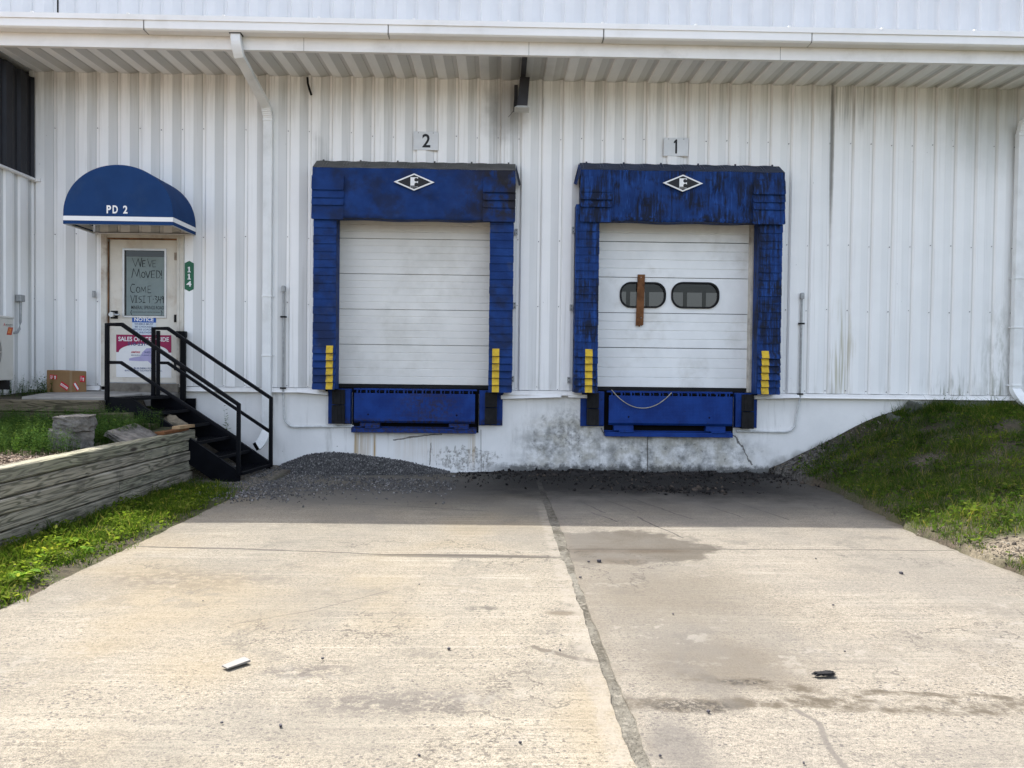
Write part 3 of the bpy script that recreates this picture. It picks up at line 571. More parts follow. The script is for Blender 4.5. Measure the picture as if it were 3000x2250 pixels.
mb = MB(); mb.box(3.68,3.95,.10,.2,1.2,4.5); mb.box(3.70,3.76,.04,.10,1.22,4.4)
for z in (1.6,2.1,2.7,3.4): mb.box(3.762,3.85,.05,.10,z,z+.06,1)
mb.build('door_jamb', [W['jamb'], W['galv']], bld)
for a, b in ((-2.56,.02),(1.25,3.95)):
    mb = MB(); mb.box(a,b,.19,.3,4.2,4.8); mb.build('door_header', W['dark'], bld); mb = MB(); mb.box(a,b,.0,.3,1.15,1.215); mb.build('door_sill', W['dark'], bld)
# ------------------------------------------------------------------ annex at the left edge
ax = thing('annex_building', 'side wing at the far left, dark brown siding above white ribbed metal', 'building', (-6.8,0,0))
def annex_sheet(z0, z1, mat, name, x):
    mb = MB(); y = -1.0; L = []
    pts = profile(-1.0, 0.05)
    for (a,da),(b,db) in zip(pts[:-1], pts[1:]):
        if b <= a or a < -1.05 or b > 0: continue
        mb.quad((x+da,a,z0),(x+db,b,z0),(x+db,b,z1),(x+da,a,z1))
    mb.box(-8.6, x-.003, -1.04, -.05, z0, z1); return mb.build(name, mat, ax)
annex_sheet(1.0, 4.17, W['siding'], 'lower_siding', -6.80); annex_sheet(4.20, 5.64, W['brownsiding'], 'upper_siding', -6.79)
mb = MB(); mb.prism([(-6.83,4.22),(-6.73,4.19),(-6.70,4.165),(-6.71,4.15),(-6.83,4.165)], -1.02, -.035); mb.box(-6.74,-6.64,-.075,-.037,4.14,4.18); mb.build('flashing', W['trim'], ax)
# ------------------------------------------------------------------ dock seals
def flaps(mb, x0, x1, zt, zb, n, y, lift, mi=0, round_last=0):
    h = (zt-zb)/n
    for i in range(n):
        a = zt-i*h; b = a-h; j = random.uniform(-.003,.003); l = lift*random.uniform(.6,1.4)
        if round_last and i >= n-round_last: l *= 1.9
        r = .02; bz = b-.008
        top = y-.004
        # a flap: hinged at the top, standing proud at the bottom
        P2 = [(x0+j,a),(x1+j,a),(x1+j,bz+r),(x1+j-r*.3,bz+r*.25),(x1+j-r,bz),(x0+j+r,bz),(x0+j+r*.3,bz+r*.25),(x0+j,bz+r)]
        f = [(x, top-l*(a-z)/(a-bz), z) for x,z in P2]; bk = [(x, top-l*(a-z)/(a-bz)+.006, z) for x,z in P2]; m = len(P2)
        mb.add(f+bk, [tuple(range(m))]+[(k,m+k,m+(k+1)%m,(k+1)%m) for k in range(m)]+[tuple(range(2*m-1,m-1,-1))], mi)
def dock_seal(cx, xl, xr, ztop, zbot, pads, stripes, mat, label, tear, clips, emb):
    y = -.27; t = thing('dock_seal', label, 'dock seal', (cx,0,zbot), 'blue dock seals around the two loading doors')
    for k, (a, b, zt, zb) in enumerate(pads):
        mb = MB(); mb.box(a+.004, b-.004, y+.012, -.036, zb, zt+.25); flaps(mb, a, b, zt+.1, zb+.62, 17, y, .010); flaps(mb, a, b, zb+.62, zb, 6, y, .017, 0, 6)
        sp = mb.build('side_pad', mat, t); h = .62/6
        mb = MB(); s0, s1 = stripes[k]
        for i in range(6):
            a2 = zb+.62-i*h; b2 = a2-h+.004; mb.add([(s0,y-.016,a2),(s1,y-.016,a2),(s1,y-.056,b2-.006),(s0,y-.056,b2-.006),(s0,y-.001,a2),(s1,y-.001,a2),(s1,y-.028,b2-.006),(s0,y-.028,b2-.006)], [(0,1,2,3),(4,7,6,5),(0,4,5,1),(1,5,6,2),(2,6,7,3),(3,7,4,0)])
        mb.build('guide_stripe', W['yellow'], sp)
    # header curtain: cloth front with soft sagging folds, sloped cap
    nx, nz = 70, 22; V = []; F = []
    zt = ztop-.15
    for j in range(nz+1):
        for i in range(nx+1):
            u = i/nx; w = j/nz; x = xl+(xr-xl)*u; z = zbot+(zt-zbot)*w
            sag = .010*math.sin(u*9+w*5+cx)+.008*math.sin(u*23-w*9)+.006*math.sin(u*41+w*17)
            z -= (1-w)*(.012*math.sin(u*math.pi)+.006*math.sin(u*19)); env = min(1, 6*u, 6*(1-u))
            yy = y-.01-sag*env - (.018*math.exp(-((w-.045)/.03)**2))
            V.append((x, yy, z))
    for j in range(nz):
        for i in range(nx): F.append((j*(nx+1)+i, j*(nx+1)+i+1, (j+1)*(nx+1)+i+1, (j+1)*(nx+1)+i))
    mb = MB(); mb.add(V, F); n0 = nz*(nx+1)
    # underside, ends
    mb.box(xl+.004, xr-.004, y+.02, -.036, zbot+.02, ztop-.16); b0 = [V[i] for i in range(nx+1)]
    for i in range(nx): mb.quad(b0[i], (b0[i][0],-.05,b0[i][2]+.01), (b0[i+1][0],-.05,b0[i+1][2]+.01), b0[i+1])
    hc = mb.build('head_curtain', mat, t, smooth=True)
    mb = MB(); tp = [V[n0+i] for i in range(nx+1)]
    for i in range(nx):
        wz = .004*math.sin(i*.9); mb.quad((tp[i][0],tp[i][1],tp[i][2]+.002),(tp[i+1][0],tp[i+1][1],tp[i+1][2]+.002),(tp[i+1][0],-.036,ztop+wz+.01),(tp[i][0],-.036,ztop+wz+.01))
    for x in (xl, xr): mb.add([(x,y-.01,zt),(x,-.036,ztop+.01),(x,-.036,zt-.2),(x,y-.01,zt-.2)], [(0,1,2,3)])
    for i in range(6): x = xl+.1+(xr-xl-.2)*i/5; mb.box(x-.012,x+.012,-.05,-.036,ztop+.005,ztop+.025)
    mb.build('top_cap', simple('grimy_cap', (.085,.083,.078), .8, .25, 5., .3) if emb[1] > 4.15 and cx < 0 else simple('dark_blue_cap', (.022,.030,.055), .8, .25, 5., .3), t)
    for a, b in ((xl-.004, xl+.45), (xr-.46, xr+.004)):
        mb = MB(); mb.box(a+.004,b-.004,y-.022,y-.001,zbot-.01,zt-.1); mb.box(a,b,y-.026,y-.008,zt-.14,zt-.135)
        hs = [zt-.12,zt-.315,zt-.425,zt-.53,zbot-.025]
        for p, q in zip(hs[:-1],hs[1:]): flaps(mb, a, b, p, q, 1, y-.022, .022)
        mb.build('corner_pad', mat, t)
    mb = MB(); sx = 1 if tear > 0 else -1; x = xr if tear > 0 else xl
    mb.add([(x,y,ztop-.13),(x+sx*.012,-.04,ztop+.0),(x+sx*.085,-.06,ztop-.30),(x+sx*.05,-.16,ztop-.34),(x+sx*.01,y,ztop-.22)], [(0,1,2,3,4)]); mb.build('loose_flap', mat, t)
    mb = MB()
    for a, z in clips: mb = MB(); mb.box(a-.022,a+.022,-.062,-.036,z-.045,z+.045); mb.box(a-.006,a+.006,-.066,-.062,z-.03,z-.018,1); mb.box(a-.006,a+.006,-.066,-.062,z+.018,z+.03,1); mb.build('mounting_clip', [W['galv'], W['rubber']], t)
    # the maker's diamond badge
    ex, ez = emb; hw, hh = .288, .121; yb = y-.042
    mb = MB(); mb.prism([(ex-hw,ez),(ex,ez+hh),(ex+hw,ez),(ex,ez-hh)], yb, yb+.012); k = .86
    mb.add([(ex-hw*k+.012,yb-.002,ez),(ex,yb-.002,ez+hh*k-.004),(ex+hw*k-.012,yb-.002,ez),(ex,yb-.002,ez-hh*k+.004)], [(0,1,2,3)], 1)
    s = .0014; pts = [(1030,243),(1107,243),(1107,255)]
    pts += [(1088+19*math.cos(math.radians(a)), 268+19*math.sin(math.radians(a))) for a in range(-38,-325,-16)] + [(1107,281),(1107,303)]
    pts += [(1090+20*math.cos(math.radians(a)), 316+20*math.sin(math.radians(a))) for a in range(-38,-185,-16)] + [(1071,327),(1030,327)]
    mb.ngon([(ex+(a-1067)*s, yb-.004, ez-(b-290)*s) for a,b in reversed(pts)], 0)
    text_on(mb, 'Frommelt', ex-.055, ex+.055, ez-.075, ez-.062, yb-.004, .01, 0)
    mb.build('emblem', [W['white'], W['ink']], t)
    return t
dock_seal(-1.25, -2.69, .19, 4.50, 3.645, [(-2.672,-2.345,3.63,1.205),(-.165,.175,3.60,1.19)], [(-2.475,-2.38),(-.112,-.012)], W['vinyl'],
          'blue dock seal around the blank left loading door, under the number 2 sign', 1, [(.215,3.52),(.20,2.45),(.185,1.375)], (-1.247,4.155))
dock_seal(2.59, 1.125, 4.05, 4.53, 3.665, [(1.06,1.40,3.64,1.20),(3.70,4.035,3.65,1.205)], [(1.218,1.322),(3.758,3.862)], W['worn'],
          'heavily black-streaked blue dock seal around the right loading door, under the number 1 sign', -1, [(1.045,3.56),(1.03,2.43),(1.01,1.37)], (2.577,4.20))
# ------------------------------------------------------------------ dock levelers and bumpers
def leveler(xl, xr, steel, label, ztop, holes, barz):
    cx = (xl+xr)/2; t = thing('dock_leveler', label, 'dock leveler', (cx,-.05,barz), 'blue dock levelers below the doors')
    ll, lr = xl+.40, xr-.40
    for a, b in ((xl, xl+.345), (xr-.345, xr)):
        mb = MB(); mb.box(a,b,-.022,-.001,ztop-.515,ztop); e = (b-.10,b-.006) if a == xl else (a+.006,a+.10); mb.box(*e,-.085,-.022,ztop-.50,ztop-.005)
        for z in (ztop-.1,ztop-.42): mb.tube([(e[0]+.05,-.085,z),(e[0]+.05,-.094,z)], .011, 8)
        mb.build('frame_plate', steel, t, bevel=.003)
    mb = MB(); mb.box(ll+.0,lr-.0,-.145,-.118,ztop-.455,ztop-.055)
    mb.prism_x([(-.145,ztop-.455),(-.118,ztop-.455),(-.112,ztop-.485),(-.122,ztop-.485)], ll, lr)
    for hx in holes: mb.add([(hx+.014*math.cos(k*math.pi/5),-.1465,ztop-.365+.014*math.sin(k*math.pi/5)) for k in range(10)], [tuple(range(10))], 1)
    mb.build('lip_plate', [steel, W['dark']], t, bevel=.003)
    mb = MB(); n = 13; w = (lr-ll)/n
    for i in range(n):
        x = ll+w*(i+.5); mb.box(x-.034,x-.012,-.14,-.07,ztop-.06,ztop-.012); mb.box(x+.02,x+.03,-.135,-.07,ztop-.06,ztop-.012)
    mb.tube([(ll+.02,-.105,ztop-.035),(lr-.02,-.105,ztop-.035)], .012, 8, 1); mb.box(ll-.02,lr+.02,-.07,-.002,ztop-.012,ztop+.012); mb.build('hinge', [steel, W['dark']], t)
    mb = MB(); mb.box(ll-.05,lr+.05,-.010,-.001,barz+.005,ztop-.014); mb.build('pit', W['dark'], t)
    mb = MB(); mb.box(ll-.045,lr+.02,-.12,-.01,barz,barz+.065); mb.box(ll-.045,lr+.02,-.045,-.0105,barz+.065,barz+.085); mb.build('toe_bar', steel, t, bevel=.004)
    for a in (ll+.08, lr-.38):
        mb = MB(); mb.box(a,a+.29,-.112,-.012,barz+.087,ztop-.49); mb.box(a+.08,a+.29,-.135,-.012,barz+.0655,barz+.087); mb.build('lip_keeper', steel, t, bevel=.003)
    return t
leveler(-2.505, .045, W['steelA'], 'blue dock leveler with a rusty tread-plate lip below the left door', 1.205, (-1.90,-.62), .575)
leveler(1.19, 3.80, W['steelB'], 'blue dock leveler with a rope slung across its lip below the right door', 1.21, (1.88,3.06), .555)
def bumper(x0, x1, z0, z1, zs, label):
    t = thing('dock_bumper', label, 'dock bumper', ((x0+x1)/2,-.05,z0), 'black rubber dock bumpers')
    for a, b, y in ((zs+.004,z1,-.115),(z0,zs-.004,-.135)):
        mb = MB(); n = 9; w = (x1-x0)/n
        for i in range(n): mb.box(x0+i*w+.001, x0+(i+1)*w-.001, y+random.uniform(-.006,.004), -.024, a+random.uniform(0,.004), b-random.uniform(0,.004))
        mb.box(x0+.002,x1-.002,y+.02,-.03,a+.006,b-.006); mb.build('rubber_block', W['rubber'], t)
bumper(-2.43,-2.243,.702,1.195,.972,'black ribbed rubber bumper at the left end of the rusty leveler')
bumper(-.215,-.035,.712,1.175,.955,'black ribbed rubber bumper at the right end of the rusty leveler')
bumper(1.278,1.45,.712,1.19,.96,'black rubber bumper at the left end of the roped leveler')
bumper(3.545,3.722,.688,1.19,.94,'black rubber bumper at the right end of the roped leveler')
mb = MB(); L = []
for k in range(21):
    u = k/20; x = 1.624+(2.50-1.624)*u; z = 1.222-.245*(1-(abs(2*u-1.03))**2.1); L.append((x, -.158-.012*math.sin(u*3.1), z))
mb.tube(L, .0065, 6); tag(mb.build('rope', W['rope'], None, True), 'thin pale rope hanging in a loop over the right blue leveler', 'rope')
mb = MB(); mb.add([(2.026,.085,2.945),(2.133,.085,2.945),(2.118,.085,2.20),(2.095,.085,2.185),(2.085,.085,2.205),(2.065,.085,2.17),(2.045,.085,2.19),(2.008,.085,2.185)]+[(2.026,.107,2.945),(2.133,.107,2.945),(2.118,.107,2.20),(2.095,.107,2.185),(2.085,.107,2.205),(2.065,.107,2.17),(2.045,.107,2.19),(2.008,.107,2.185)], [tuple(range(7,-1,-1)),tuple(range(8,16))]+[(k,(k+1)%8,8+(k+1)%8,8+k) for k in range(8)])
for dx, z in ((.05,2.9),(.06,2.3)): mb.box(2.02+dx,2.028+dx,.082,.085,z,z+.008,1)
tag(mb.build('wood_strip', [W['brownwood'], W['alum']], None), 'short brown board nailed upright across the left oval door window', 'board')
# ------------------------------------------------------------------ signs
def plate_sign(x0, x1, z0, z1, digit, dx0, dx1, dz0, dz1, label):
    t = thing('number_sign', label, 'sign', ((x0+x1)/2,-.05,z0), 'bay number signs')
    mb = MB(); mb.box(x0,x1,-.046,-.040,z0,z1); mb.build('plate', W['signgrey'], t, bevel=.002)
    mb = MB(); (one(mb, dx0, dx1, dz0, dz1, -.0475, .028) if digit == '1' else text_on(mb, digit, dx0, dx1, dz0, dz1, -.0475, .02)); mb.build('numeral', W['ink'], t)
    mb = MB()
    for x in (x0+.07,x1-.07): mb = MB(); mb.tube([(x,-.046,z1-.02),(x,-.051,z1-.02)], .008, 8); mb.build('screw', W['galv'], t)
plate_sign(-1.292,-.936,4.685,4.952,'2',-1.166,-1.048,4.722,4.918,'square pale sign with a black number 2 above the left dock')
plate_sign(2.352,2.713,4.66,4.925,'1',2.50,2.555,4.695,4.90,'square pale sign with a black number 1 above the right dock')
t = thing('address_plaque', 'narrow green plaque reading 114 down the wall beside the entry door', 'sign', (-4.52,-.05,2.59))
mb = MB(); mb.prism([(-4.585,2.625),(-4.52,2.592),(-4.455,2.625),(-4.455,3.0),(-4.52,3.034),(-4.585,3.0)], -.042, -.036); mb.build('plate', W['green'], t)
mb = MB()
for d, z in (('1',2.868),('1',2.765),('4',2.662)): (one(mb, -4.54, -4.50, z, z+.08, -.0435, .02, True) if d == '1' else text_on(mb, d, -4.558, -4.487, z, z+.08, -.0435, .03))
mb.build('lettering', W['white'], t)
t = thing('notice_sign', 'small blue and white NOTICE sign on the door about chocking wheels', 'sign', (-5.186,-.01,1.95))
mb = MB(); mb.box(-5.356,-5.016,-.004,.0,1.95,2.135); mb.build('board', simple('notice_white', (.60,.66,.72), .45, .04, 6., .03), t)
mb = MB(); mb.box(-5.358,-5.014,-.006,-.0,2.1355,2.222); mb.build('header', W['noticeblue'], t)
mb = MB(); text_on(mb,'NOTICE',-5.325,-5.047,2.152,2.206,-.0075,.03); mb.build('lettering', W['white'], t)
mb = MB()
for s, z, a, b in (('WHEELS MUST',2.10,-5.325,-5.05),('BE CHOCKED',2.06,-5.315,-5.06),('BEFORE LOADING',2.02,-5.350,-5.022),('OR UNLOADING',1.978,-5.325,-5.035)): text_on(mb,s,a,b,z,z+.026,-.0055,.012)
mb.build('lettering', W['inkblue'], t)
t = thing('sales_sign', 'maroon and white SALES OFFICE INSIDE sign on the lower half of the door', 'sign', (-5.19,-.01,1.33))
mb = MB(); mb.box(-5.587,-4.79,-.004,.0,1.335,1.955); mb.build('board', W['white'], t)
mb = MB(); arch = [(-5.19+.36*math.cos(a), 1.70+.125*math.sin(a)) for a in np.linspace(0, math.pi, 25)]
mb.ngon([(x,-.006,z) for x,z in [(-5.587,1.70),(-5.587,1.955),(-4.79,1.955),(-4.79,1.70)]+arch][::-1]); mb.build('header', W['maroon'], t)
mb = MB(); text_on(mb,'SALES OFFICE INSIDE',-5.555,-4.825,1.86,1.925,-.0075,.02); mb.build('lettering', W['white'], t)
mb = MB(); text_on(mb,'518-231-6    0',-5.42,-4.96,1.797,1.845,-.0078,.02); text_on(mb,'MANUFACTURING, LLC',-5.37,-5.04,1.648,1.666,-.0078,.012); text_on(mb,'SHED',-5.18,-5.09,1.69,1.715,-.0078,.012)
text_on(mb,'BUILDERS FOR',-5.33,-5.05,1.455,1.48,-.0078,.014); text_on(mb,'BACKYARD OUTFITTERS, INC.',-5.46,-4.92,1.42,1.443,-.0078,.014); mb.build('lettering', W['inkblue'], t)
mb = MB(); text_on(mb,'EMPIRE',-5.37,-5.245,1.69,1.715,-.0078,.022,0,.35); mb.build('lettering', W['inkred'], t)
mb = MB(); ny = [(-5.40,1.61),(-5.33,1.628),(-5.24,1.642),(-5.21,1.70),(-5.15,1.76),(-5.08,1.765),(-5.05,1.66),(-5.04,1.56),(-5.02,1.535),(-4.94,1.55),(-4.96,1.53),(-5.05,1.515),(-5.08,1.53),(-5.13,1.575),(-5.24,1.572),(-5.40,1.578)]
mb.ngon([(x,-.0058,z) for x,z in ny]); mb.build('map_shape', W['lavender'], t)
# hand-lettered paper in the door window
t = thing('paper_sign', "grey-green paper hand-lettered WE'VE MOVED! filling the entry door window", 'sign', (-5.17,.0,2.235))
mb = MB(); mb.add([(-5.446,.006,2.238),(-4.893,.006,2.238),(-4.893,.006,3.09),(-5.446,.006,3.088),(-5.446,.0075,2.238),(-4.893,.0075,2.238),(-4.893,.0075,3.09),(-5.446,.0075,3.088)], [(0,1,2,3),(7,6,5,4),(0,4,5,1),(2,6,7,3),(1,5,6,2),(3,7,4,0)]); mb.build('paper', W['paper'], t)
def el(cx, cy, rx, ry, n=12): return [(cx+rx*math.cos(2*math.pi*k/n), cy+ry*math.sin(2*math.pi*k/n)) for k in range(n+1)]
def Eg(x, w, t_, b): m_ = (t_+b)/2; return [[(x,t_),(x,b)],[(x,t_),(x+w,t_-2)],[(x,m_),(x+w*.8,m_-2)],[(x,b),(x+w,b-1)]]
ST = [[(345,385),(378,468),(405,392),(425,470),(440,385)],*Eg(448,28,411,470),[(499,392),(497,403)],[(500,410),(520,470),(540,405)],*Eg(548,30,407,470),
 [(342,574),(360,488),(392,562),(412,490),(425,577)],el(455,547,17,26),[(478,510),(500,576),(522,508)],*Eg(535,34,508,573),[(585,505),(585,576),(610,570),(623,540),(610,511),(585,505)],[(632,503),(633,556)],[(634,570),(635,578)],
 [(372,640),(345,637),(330,668),(334,704),(353,718),(374,712)],el(405,690,18,26),[(432,714),(440,663),(456,702),(475,658),(481,714)],*Eg(501,30,653,718),
 [(332,745),(350,816),(372,743)],[(385,750),(385,812)],[(373,750),(398,748)],[(373,812),(398,811)],[(440,752),(416,758),(412,775),(435,786),(440,801),(414,813)],[(462,750),(462,812)],[(450,750),(475,749)],[(450,812),(475,812)],[(515,751),(517,813)],[(497,756),(536,748)],[(549,778),(557,779)],
 [(568,748),(590,755),(575,776),(596,790),(588,811),(567,815)],[(605,748),(603,785),(630,782)],[(622,750),(622,816)],el(645,762,9,14,8),[(654,763),(652,814)],[(342,885),(333,907),(342,930)],[(630,885),(640,907),(630,930)]]
mb = MB(); fx = lambda a: -5.446+(a-290)*(.553/375.); fz = lambda b: 3.088-(b-375)*(.85/560.)
for st in ST:
    for (a,b),(c,d) in zip(st[:-1], st[1:]):
        q = Vector((fx(a),fz(b))); r = Vector((fx(c),fz(d))); e = (r-q); L_ = e.length; e = e/max(L_,1e-6); nrm = Vector((-e.y,e.x))*(.0046+.0016*math.sin(a*.7+b)); q = q-e*.002; r = r+e*.002
        mb.quad((q.x-nrm.x,.0045,q.y-nrm.y),(r.x-nrm.x,.0045,r.y-nrm.y),(r.x+nrm.x,.0045,r.y+nrm.y),(q.x+nrm.x,.0045,q.y+nrm.y))
text_on(mb,'MINERAL SPRINGS ROAD',fx(338),fx(658),fz(876),fz(842),.0045,.004); text_on(mb,'OUR BUILDING JUST DOWN THE ROAD',fx(350),fx(622),fz(912),fz(898),.0045,.002); mb.build('handwriting', W['marker'], t)
# ------------------------------------------------------------------ awning over the entry door
t = thing('door_awning', 'navy blue half-dome canvas awning lettered PD 2 over the entry door', 'awning', (-5.165,0,3.4))
ax0, ax1, zb0, zc, ztp, ya = -5.90, -4.43, 3.405, 3.52, 4.205, -.78
cxa, rxa = (ax0+ax1)/2, (ax1-ax0)/2
def arc(n=40, k=1.): return [(cxa-rxa*k*math.cos(math.pi*i/n), zc+(ztp-zc)*k*math.sin(math.pi*i/n)**.92) for i in range(n+1)]
A = arc(); mb = MB(); mb.ngon([(x,ya,z) for x,z in [(ax0,3.512)]+A+[(ax1,3.512)]][::-1])
prof = [(ax0,3.512)]+A+[(ax1,3.512)]
for (a,b),(c,d) in zip(prof[:-1],prof[1:]): mb.quad((a,ya,b),(c,ya,d),(c,-.036,d),(a,-.036,b))
mb.quad((ax0,ya,zb0),(ax1,ya,zb0),(ax1,ya,3.452),(ax0,ya,3.452)); mb.quad((ax1,ya,zb0),(ax1,-.036,zb0),(ax1,-.036,3.452),(ax1,ya,3.452)); mb.quad((ax0,-.036,zb0),(ax0,ya,zb0),(ax0,ya,3.452),(ax0,-.036,3.452))
cv = mb.build('canvas', W['canvas'], t)
mb = MB(); mb.box(ax0-.001,ax1+.001,ya-.002,ya+.001,3.452,3.512); mb.box(ax1-.001,ax1+.002,ya-.002,-.036,3.452,3.512); mb.box(ax0-.002,ax0+.001,ya-.002,-.036,3.452,3.512); mb.build('stripe', W['white'], cv)
mb = MB()
for s, a, b in (('P',-5.318,-5.258),('D',-5.238,-5.168),('2',-5.098,-5.038)): text_on(mb, s, a, b, 3.552, 3.66, ya-.003, .03)
mb.build('lettering', W['white'], cv)
mb = MB(); r = .014
mb.tube([(ax0+.02,ya+.02,zb0+.01),(ax1-.02,ya+.02,zb0+.01)], r); mb.tube([(ax0+.02,ya+.02,zb0+.01),(ax0+.02,-.05,zb0+.01)], r); mb.tube([(ax1-.02,ya+.02,zb0+.01),(ax1-.02,-.05,zb0+.01)], r); mb.tube([(ax0+.02,-.055,zb0+.01),(ax1-.02,-.055,zb0+.01)], r)
for k in (.25,.5,.75): x,z = A[int(40*k)]; mb.tube([(x,ya+.02,z-.02),(x,-.05,z-.02)], .011)
mb.build('frame', W['alum'], t)
# ------------------------------------------------------------------ downspouts
def downspout(x, zshoe, kick, ykick, label, outlet, ztopv):
    t = thing('downspout', label, 'downspout', (x,-.08,zshoe), 'white downspouts')
    w, d = .125, .085; S = (w, d, (0,1,0)); mb = MB(); n = 10; y0 = -1.13
    ox, oz = outlet; xm = ox+(x-ox)*.2
    path = [(ox,y0,oz),(ox,y0,oz-.07)] + [(ox+(xm-ox)*(k/6), y0+.11*(1-math.cos(k/6*1.15)), oz-.07-.19*(k/6)) for k in range(1,7)]
    path += [(x-.01,-.17,ztopv+.16)]
    mb.tube(path, 0, square=(w,d,(0,1,.0001),1)); mb.build('upper_elbow', W['spout'], t, bevel=.006)
    mb = MB()
    for k in range(8):
        u = k/7; a = (x-.01*(1-u), -.17+.085*u, ztopv+.16-.16*u); q = (1+.05*(k%2)); mb.box(a[0]-w/2*q,a[0]+w/2*q,a[1]-d/2*q,a[1]+d/2*q,a[2]-.014,a[2]+.014)
    mb.box(x-w/2-.006,x+w/2+.006,-.135,-.036,ztopv-.035,ztopv-.012); mb.build('ribbed_elbow', W['spout'], t, bevel=.003)
    mb = MB(); zb = zshoe+.2
    n = 9; xs = np.linspace(x-w/2,x+w/2,n*2)
    poly = [(x-w/2,-.04)]+[(a, -.125-(.003 if (i//1)%2 else 0)) for i,a in enumerate(xs)]+[(x+w/2,-.04)]; N = len(poly)
    mb.add([(a,b,zb) for a,b in poly]+[(a,b,ztopv) for a,b in poly], [(i,(i+1)%N,N+(i+1)%N,N+i) for i in range(N)])
    mb.build('pipe', W['spout'], t)
    for z in (ztopv*.42+zb*.58+.05, ztopv*.24+zb*.76, zb+.04):
        mb = MB(); mb.box(x-w/2-.008,x+w/2+.008,-.134,-.036,z-.012,z+.012); mb.box(x-w/2-.03,x+w/2+.03,-.045,-.036,z-.012,z+.012); mb.build('strap', W['spout'], t, bevel=.002)
    mb = MB(); pth = [(x,-.082,zb+.05),(x,-.082,zb-.02)]+[(x+kick*(1-math.cos(k/6*1.3)), -.082-ykick*math.sin(k/6*1.3)*.5-ykick*.5*k/6, zb-.02-.2*math.sin(k/6*1.45)) for k in range(1,7)]
    mb.tube(pth, 0, square=(w*1.02,d*1.02,(0,1,.0001),1)); a = Vector(pth[-1]); b = Vector(pth[-2]); e = (a-b).normalized()
    mb.build('shoe', W['spout'], t, bevel=.006); mb = MB(); mb.tube([a-e*.02,a+e*.002], 0, square=(w*.9,d*.86,(0,1,.0001),1)); mb.build('opening', W['dark'], t)
    mb = MB(); mb.box(ox-.075,ox+.075,y0-.055,y0+.055,oz-.012,oz+.006); mb.build('outlet', W['bronze'], t)
downspout(-3.375, .40, -.10, .26, 'white downspout kinked under the canopy, running down beside the stair', (-3.47,5.825), 5.08)
downspout(7.60, 1.13, .10, .20, 'dirty white downspout on the right end of the wall above the grass bank', (7.9,5.825), 5.05)
# ------------------------------------------------------------------ conduits, floodlight, small wall things
def conduit(x, pts, box, label, name='conduit'):
    t = thing(name, label, 'conduit', (x,-.05,pts[-1][2]), 'electrical conduits on the wall')
    mb = MB(); mb.tube([(x,-.055,box[0]),(x,-.055,1.10)], .0165, 8); mb.build('pipe', W['galv'], t)
    mb = MB(); mb.tube(pts, .0165, 8); mb.build('lower_pipe', W['conduitwhite'], t)
    mb = MB(); mb.prism([(x-.024,box[0]),(x+.024,box[0]),(x+.026,box[1]-.02),(x+.018,box[1]),(x-.018,box[1]),(x-.026,box[1]-.02)], -.09, -.036); mb.build('junction_box', W['galv'], t, bevel=.004)
    for z in (2.24, 1.205):
        mb = MB(); mb.box(x-.042,x+.042,-.076,-.036,z-.011,z+.011); mb.build('strap', W['rubber'], t)
def bend(c, r, a0, a1, y0, y1, n=6): return [(c[0]+r*math.cos(math.radians(a0+(a1-a0)*k/n)), y0+(y1-y0)*k/n, c[1]+r*math.sin(math.radians(a0+(a1-a0)*k/n))) for k in range(n+1)]
conduit(-3.152, [(-3.152,-.055,1.12),(-3.145,-.04,1.0),(-3.143,-.03,.80)]+bend((-2.983,.80),.16,180,270,-.03,-.025)+[(-2.2,-.025,.655),(-2.13,-.03,.66)], (2.60,2.69), 'grey conduit with a curved white lower end left of the left dock')
conduit(4.42, [(4.42,-.055,1.12),(4.40,-.04,1.0),(4.375,-.03,.82)]+bend((4.215,.80),.16,0,-90,-.03,-.025)+[(3.7,-.025,.645),(3.5,-.03,.648)], (2.60,2.69), 'grey conduit with a curved white lower end right of the right dock')
t = thing('wall_conduit', 'short grey conduit with a box on the white side wing', 'conduit', (-6.76,-.4,1.9))
mb = MB(); mb.tube([(-6.745,-.345,2.39),(-6.745,-.35,2.10),(-6.74,-.38,2.0),(-6.72,-.46,1.945),(-6.70,-.62,1.93)], .017, 8); mb.build('pipe', W['galv'], t)
mb = MB(); mb.box(-6.79,-6.71,-.395,-.295,2.385,2.48); mb.build('junction_box', W['galv'], t, bevel=.008)
t = thing('floodlight', 'dark bronze floodlight hung under the canopy between the two docks', 'light', (.27,-.2,5.2))
mb = MB(); mb.add([(.235,-.33,5.66),(.375,-.33,5.655),(.345,-.39,5.235),(.195,-.39,5.235),(.235,-.20,5.66),(.375,-.20,5.655),(.345,-.22,5.235),(.195,-.22,5.235)], [(0,3,2,1),(4,5,6,7),(0,1,5,4),(1,2,6,5),(2,3,7,6),(3,0,4,7)]); mb.build('housing', W['bronze'], t, bevel=.008)
mb = MB(); mb.add([(.20,-.38,5.234),(.34,-.38,5.234),(.37,-.42,5.195),(.16,-.42,5.195),(.20,-.22,5.234),(.34,-.22,5.234),(.37,-.20,5.195),(.16,-.20,5.195)], [(0,3,2,1),(4,5,6,7),(1,2,6,5),(2,3,7,6),(3,0,4,7)]); mb.build('lens', W['lens'], t)
mb = MB(); mb.tube([(.19,-.10,5.60),(.165,-.14,5.35),(.16,-.2,5.21)], .012, 6); mb.box(.16,.21,-.12,-.04,5.3,5.62); mb.tube([(.15,-.24,5.205),(.08,-.2,5.13)], .003, 5); mb.build('bracket', W['bronze'], t)
mb = MB(); mb.box(.245,.315,-.99,-.1,5.645,5.668); mb.build('cable_channel', W['bronze'], t)
